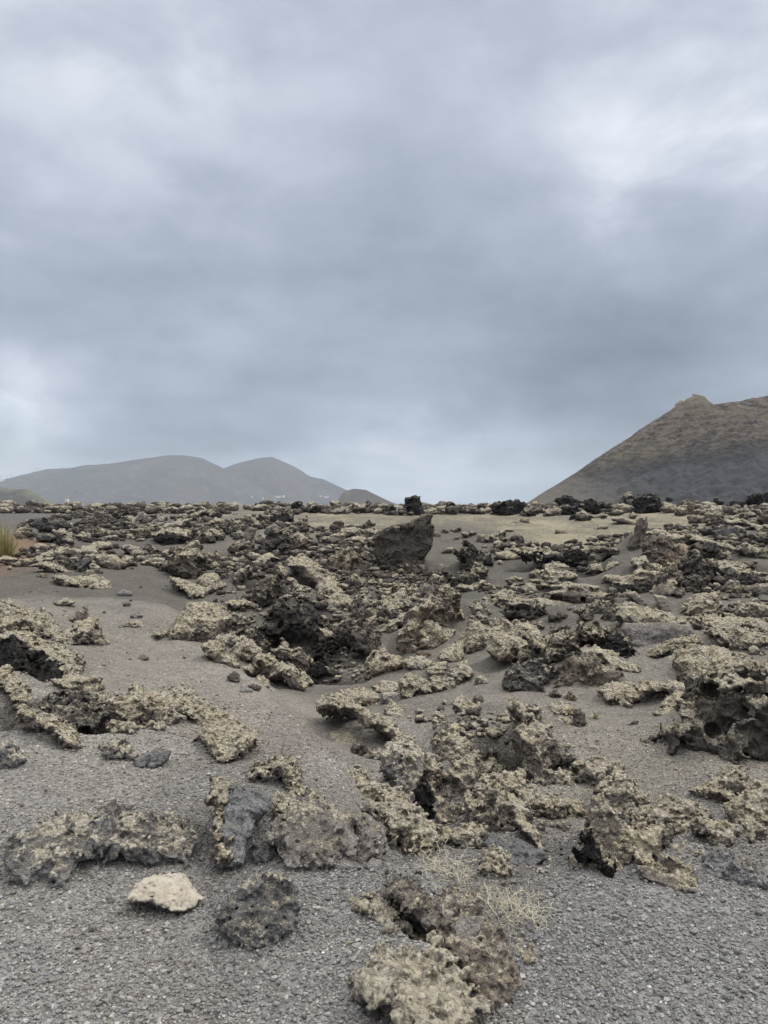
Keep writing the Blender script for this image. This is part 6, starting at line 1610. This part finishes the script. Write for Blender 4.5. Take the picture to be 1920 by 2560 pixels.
def forked_shrub(base, spread, height_, n, rng, depth=5, r0=.0022, lean=(0, 0)):
    paths, radii = [], []
    def grow(p, d, L, k, r):
        seg = [p]
        q = p
        for _ in range(3):
            d = d + rng.normal(0, .14, 3)
            d /= np.linalg.norm(d)
            q = q + d * L / 3
            seg.append(q)
        paths.append(seg); radii.append(r)
        if k == 0:
            return
        side = np.cross(d, rng.normal(size=3)); side /= np.linalg.norm(side)
        for sgn in (1, -1):
            if rng.random() < .93:
                nd = d * .62 + side * sgn * .80 + np.array([0, 0, .05])
                grow(q, nd / np.linalg.norm(nd), L * rng.uniform(.62, .98), k - 1, r * .82)
    for _ in range(n):
        a = rng.random() * 6.283; e = rng.uniform(.15, 1.1)
        d = np.array([math.cos(a) * math.cos(e) * spread + lean[0], math.sin(a) * math.cos(e) * spread + lean[1], math.sin(e) * height_])
        grow(np.array(base) + np.array([math.cos(a), math.sin(a), 0]) * .012, d / np.linalg.norm(d), .052 * rng.uniform(.7, 1.25), depth, r0)
    return tube_set(paths, radii)


M_TWIG = plain_mat('dry_twig', (.36, .325, .24), (.54, .50, .39), 40)
_sg = np.random.default_rng(12)
def _blades(base, n, L, spread, width, rng, droop=.5):
    V, Q, n0 = [], [], 0
    for _ in range(n):
        a = rng.random() * 6.283; e = rng.uniform(.35, 1.5)
        d = np.array([math.cos(a) * math.cos(e) * spread, math.sin(a) * math.cos(e) * spread, math.sin(e)])
        p = np.array(base) + np.array([rng.normal(0, .12 * L), rng.normal(0, .12 * L), 0])
        l = L * rng.uniform(.45, 1.1)
        s = np.cross(d, [0, 0, 1.0]); s /= np.linalg.norm(s) + 1e-9
        for k in range(5):
            w_ = width * (1 - k / 4.3)
            V += [p - s * w_, p + s * w_]
            p = p + d * l / 4
            d = d + np.array([0, 0, -droop * .25]) + rng.normal(0, .08, 3)
            d /= np.linalg.norm(d)
        Q += [[n0 + 2 * k, n0 + 2 * k + 1, n0 + 2 * k + 3, n0 + 2 * k + 2] for k in range(4)]
        n0 += 10
    return np.array(V), np.array(Q)


def plant(name, label, cat, base, parts):
    root = bpy.data.objects.new(name, None)
    scene.collection.objects.link(root)
    root.location = base
    root.empty_display_size = .1
    tag(root, label, cat, None, 'thing')
    for pn, (v, q), m in parts:
        mesh_obj(pn, v - np.asarray(base), q, m, parent=root)
    return root


def leafy(name, a, b_):
    m, t, b = new_mat(name)
    pos = t.new('ShaderNodeNewGeometry').outputs['Position']
    n = t.noise(pos, 11, 3, .6)
    t.put(b.inputs['Base Color'], t.mix(t.smooth(n, .35, .65), a, b_))
    return m


M_GRASSLEAF = leafy('yellow_green_leaf', (.17, .17, .065), (.34, .315, .15))
M_BUSHLEAF = leafy('olive_leaf', (.13, .11, .035), (.26, .22, .08))
M_GREEN = leafy('grey_green_leaf', (.16, .18, .09), (.30, .31, .18))
M_STALK = plain_mat('straw_stalk', (.42, .33, .16), (.62, .53, .30), 30)
for (u_, v_, sp, h_, n_, dp, lab) in (
        (1105, 2232, 1.0, .55, 13, 5, 'dry forking shrub of pale twigs behind the cracked slab'),
        (1262, 2312, .9, .45, 13, 5, 'dry forking shrub of pale twigs on the right flank of the cracked slab')):
    b_ = hit(u_, v_); b_[2] += .01
    fine = forked_shrub(b_, sp, h_, n_ * 2, _sg, dp - 1, .0010)
    plant('dry_shrub', lab, 'shrub', b_, [('branches', forked_shrub(b_, sp, h_, n_, _sg, dp, .0032), M_TWIG), ('fine_twigs', fine, M_TWIG)])
b_ = hit(-2, 1400)
plant('grassy_bush', 'yellow green grassy bush at the left frame edge on red earth', 'bush', b_, [('leaves', _blades(b_, 620, 1.25, .7, .014, _sg, .4), M_GRASSLEAF), ('stems', _blades(b_, 80, 1.4, .5, .006, _sg, .25), M_STALK)])
b_ = hit(612, 1272)
plant('dry_bush', 'small olive brown bush on the rim below the twin hills', 'bush', b_, [('leaves', _blades(b_, 420, .55, .9, .022, _sg, .25), M_BUSHLEAF), ('stems', _blades(b_, 40, .6, .7, .006, _sg, .1), M_STALK)])
for (u_, v_, L_, n_, lab) in ((1488, 1797, .10, 60, 'small pale green tuft in the ash below the shaded dark crag'), (1003, 2130, .06, 30, 'tiny straw tuft beside the small grey stones')):
    b_ = hit(u_, v_)
    plant('green_tuft', lab, 'plant', b_, [('leaves', _blades(b_, n_, L_, 1.0, .003, _sg, .6), M_GREEN)])
b_ = hit(706, 2055)
st_ = []
for k in range(9):
    a_ = _sg.uniform(-.05, .05); st_.append([b_ + np.array([a_, 0, -.01]), b_ + np.array([a_ * 1.2, -.01, .04]), b_ + np.array([a_ * 1.5 + _sg.normal(0, .012), -.02, _sg.uniform(.06, .11)])])
plant('dry_stalks', 'few straw coloured dry stalks by the yellowish lichen crust', 'plant', b_, [('stalks', tube_set(st_, [.0018] * 9), M_STALK)])

# ------------------------------------------------------------------ far buildings and palms
M_WHITE = plain_mat('white_wash', (.62, .62, .61), (.70, .69, .67), .4)
M_ROOF = plain_mat('flat_roof', (.55, .53, .50), (.62, .60, .57), .4)
M_PANE = plain_mat('dark_window', (.04, .045, .05), (.06, .065, .07), 1)
M_TRUNK = plain_mat('palm_trunk', (.10, .075, .055), (.16, .12, .09), 2)
M_FROND = plain_mat('palm_frond', (.045, .055, .03), (.07, .08, .04), 2)


def box(x0, x1, y0, y1, z0, z1):
    v = np.array([(x, y, z) for z in (z0, z1) for y in (y0, y1) for x in (x0, x1)], float)
    return v, np.array([(0, 2, 3, 1), (4, 5, 7, 6), (0, 1, 5, 4), (1, 3, 7, 5), (3, 2, 6, 7), (2, 0, 4, 6)])


def join(bs):
    V, Q, n0 = [], [], 0
    for v, q in bs:
        V.append(v); Q.append(q + n0); n0 += len(v)
    return np.concatenate(V), np.concatenate(Q)


_dg = bpy.context.evaluated_depsgraph_get()
def far_hit(u, v):
    d = pdir(u, v)
    bpy.context.view_layer.update()
    for name in ('hill_shoulder', 'hill_low', 'hill_long', 'hill_twin'):
        o = bpy.data.objects[name]
        ok, loc, nrm, idx = o.ray_cast(Vector((0, 0, EYE)), d)
        if ok:
            return np.array(loc)
    return None


def building(name, label, base, wx, wy, hz, wins, roof_h=.06):
    root = bpy.data.objects.new(name, None)
    root.location = base
    scene.collection.objects.link(root)
    tag(root, label, 'building', None, 'thing')
    mesh_obj('wall', *box(-wx / 2, wx / 2, 0, wy, -.6 * hz, hz), M_WHITE, parent=root, smooth=False)
    e = .02 * wx
    mesh_obj('roof', *box(-wx / 2 - e, wx / 2 + e, -e, wy + e, hz + .002, hz * (1 + roof_h)), M_ROOF, parent=root, smooth=False)
    for k in range(wins):
        cx = (k + .5) / wins * wx - wx / 2
        ww = min(.35 * wx / wins, .3 * hz)
        mesh_obj('window', *box(cx - ww / 2, cx + ww / 2, -.08, .0 - .003, hz * .35, hz * .72), M_PANE, parent=root, smooth=False)
    return root


for (u_, v_, wpx, hpx, n_, nm, lab) in (
        (692, 1243, 20, 3.2, 7, 'white_farmhouse', 'long white farm building at the foot of the twin hill'),
        (709, 1242, 6, 3.8, 2, 'white_farmhouse', 'small white block just right of the long farm building'),
        (802, 1241, 5, 2.6, 2, 'white_house', 'white house low on the hillside left of the low brown hill'),
        (816, 1244, 10, 2.6, 4, 'white_house', 'wider white house next to the low brown hill'),
        (630, 1243, 3, 2.4, 1, 'white_house', 'tiny white house above the dry bush on the rim'),
        (657, 1247, 2.5, 3, 1, 'white_house', 'tiny grey white house left of the long farm building'),
        (4, 1203, 16, 3.5, 4, 'white_house', 'white house just under the ridge beside the palms')):
    h_ = far_hit(u_, v_)
    if h_ is None:
        print('no far hit', u_, v_)
        continue
    k_ = h_[1] / F
    building(nm, lab, h_ + np.array([0, -12, 0]), wpx * k_, 12, hpx * k_, n_)
h_ = np.array([(166 - 960) / F * 560, 560, float(height(np.array([(166 - 960) / F * 560]), np.array([560.]))[0])])
building('white_tower', 'narrow white tower standing alone on the left horizon', h_, 2.1, 2.1, 5.0, 1)


def palm(base, H, label, rng):
    root = bpy.data.objects.new('palm_tree', None)
    root.location = base
    scene.collection.objects.link(root)
    tag(root, label, 'palm tree', 'palms on the ridge', 'thing')
    v, q = tube_set([[(0, 0, -2), (.2, 0, H * .5), (0, .2, H)]], [H * .035], 6)
    mesh_obj('trunk', v, q, M_TRUNK, parent=root)
    V, Q, n0 = [], [], 0
    for k in range(16):
        a = k / 16 * 6.283 + rng.random() * .3; e = rng.uniform(.0, .9)
        d = np.array([math.cos(a) * math.cos(e), math.sin(a) * math.cos(e), math.sin(e)]); p = np.array([0, .2, H]); s = np.array([-math.sin(a), math.cos(a), 0])
        for j in range(5):
            w_ = H * .045 * (1 - j / 5.5)
            V += [p - s * w_, p + s * w_]
            p = p + d * H * .11
            d = d + np.array([0, 0, -.28]); d /= np.linalg.norm(d)
        Q += [[n0 + 2 * j, n0 + 2 * j + 1, n0 + 2 * j + 3, n0 + 2 * j + 2] for j in range(4)]
        n0 += 10
    mesh_obj('crown', np.array(V), np.array(Q), M_FROND, parent=root)


for (u_, hpx, lab) in ((3, 8, 'tallest palm on the left ridge, at the frame edge'), (20, 6.5, 'palm on the left ridge, second from the frame edge'), (29, 5.5, 'thin palm on the left ridge, third from the frame edge'), (84, 4.5, 'small palm on the left ridge, lower of the uphill pair'), (94, 6, 'palm on the left ridge, upper of the uphill pair')):
    vv_ = np.interp(u_, [0, 35, 116], [1200, 1191, 1171])
    X_ = (u_ - 960) / F * 5200
    palm(np.array([X_, 5195, EYE + (HV - vv_) / F * 5200 - 3]), (hpx + 1) / F * 5200, lab, _sg)
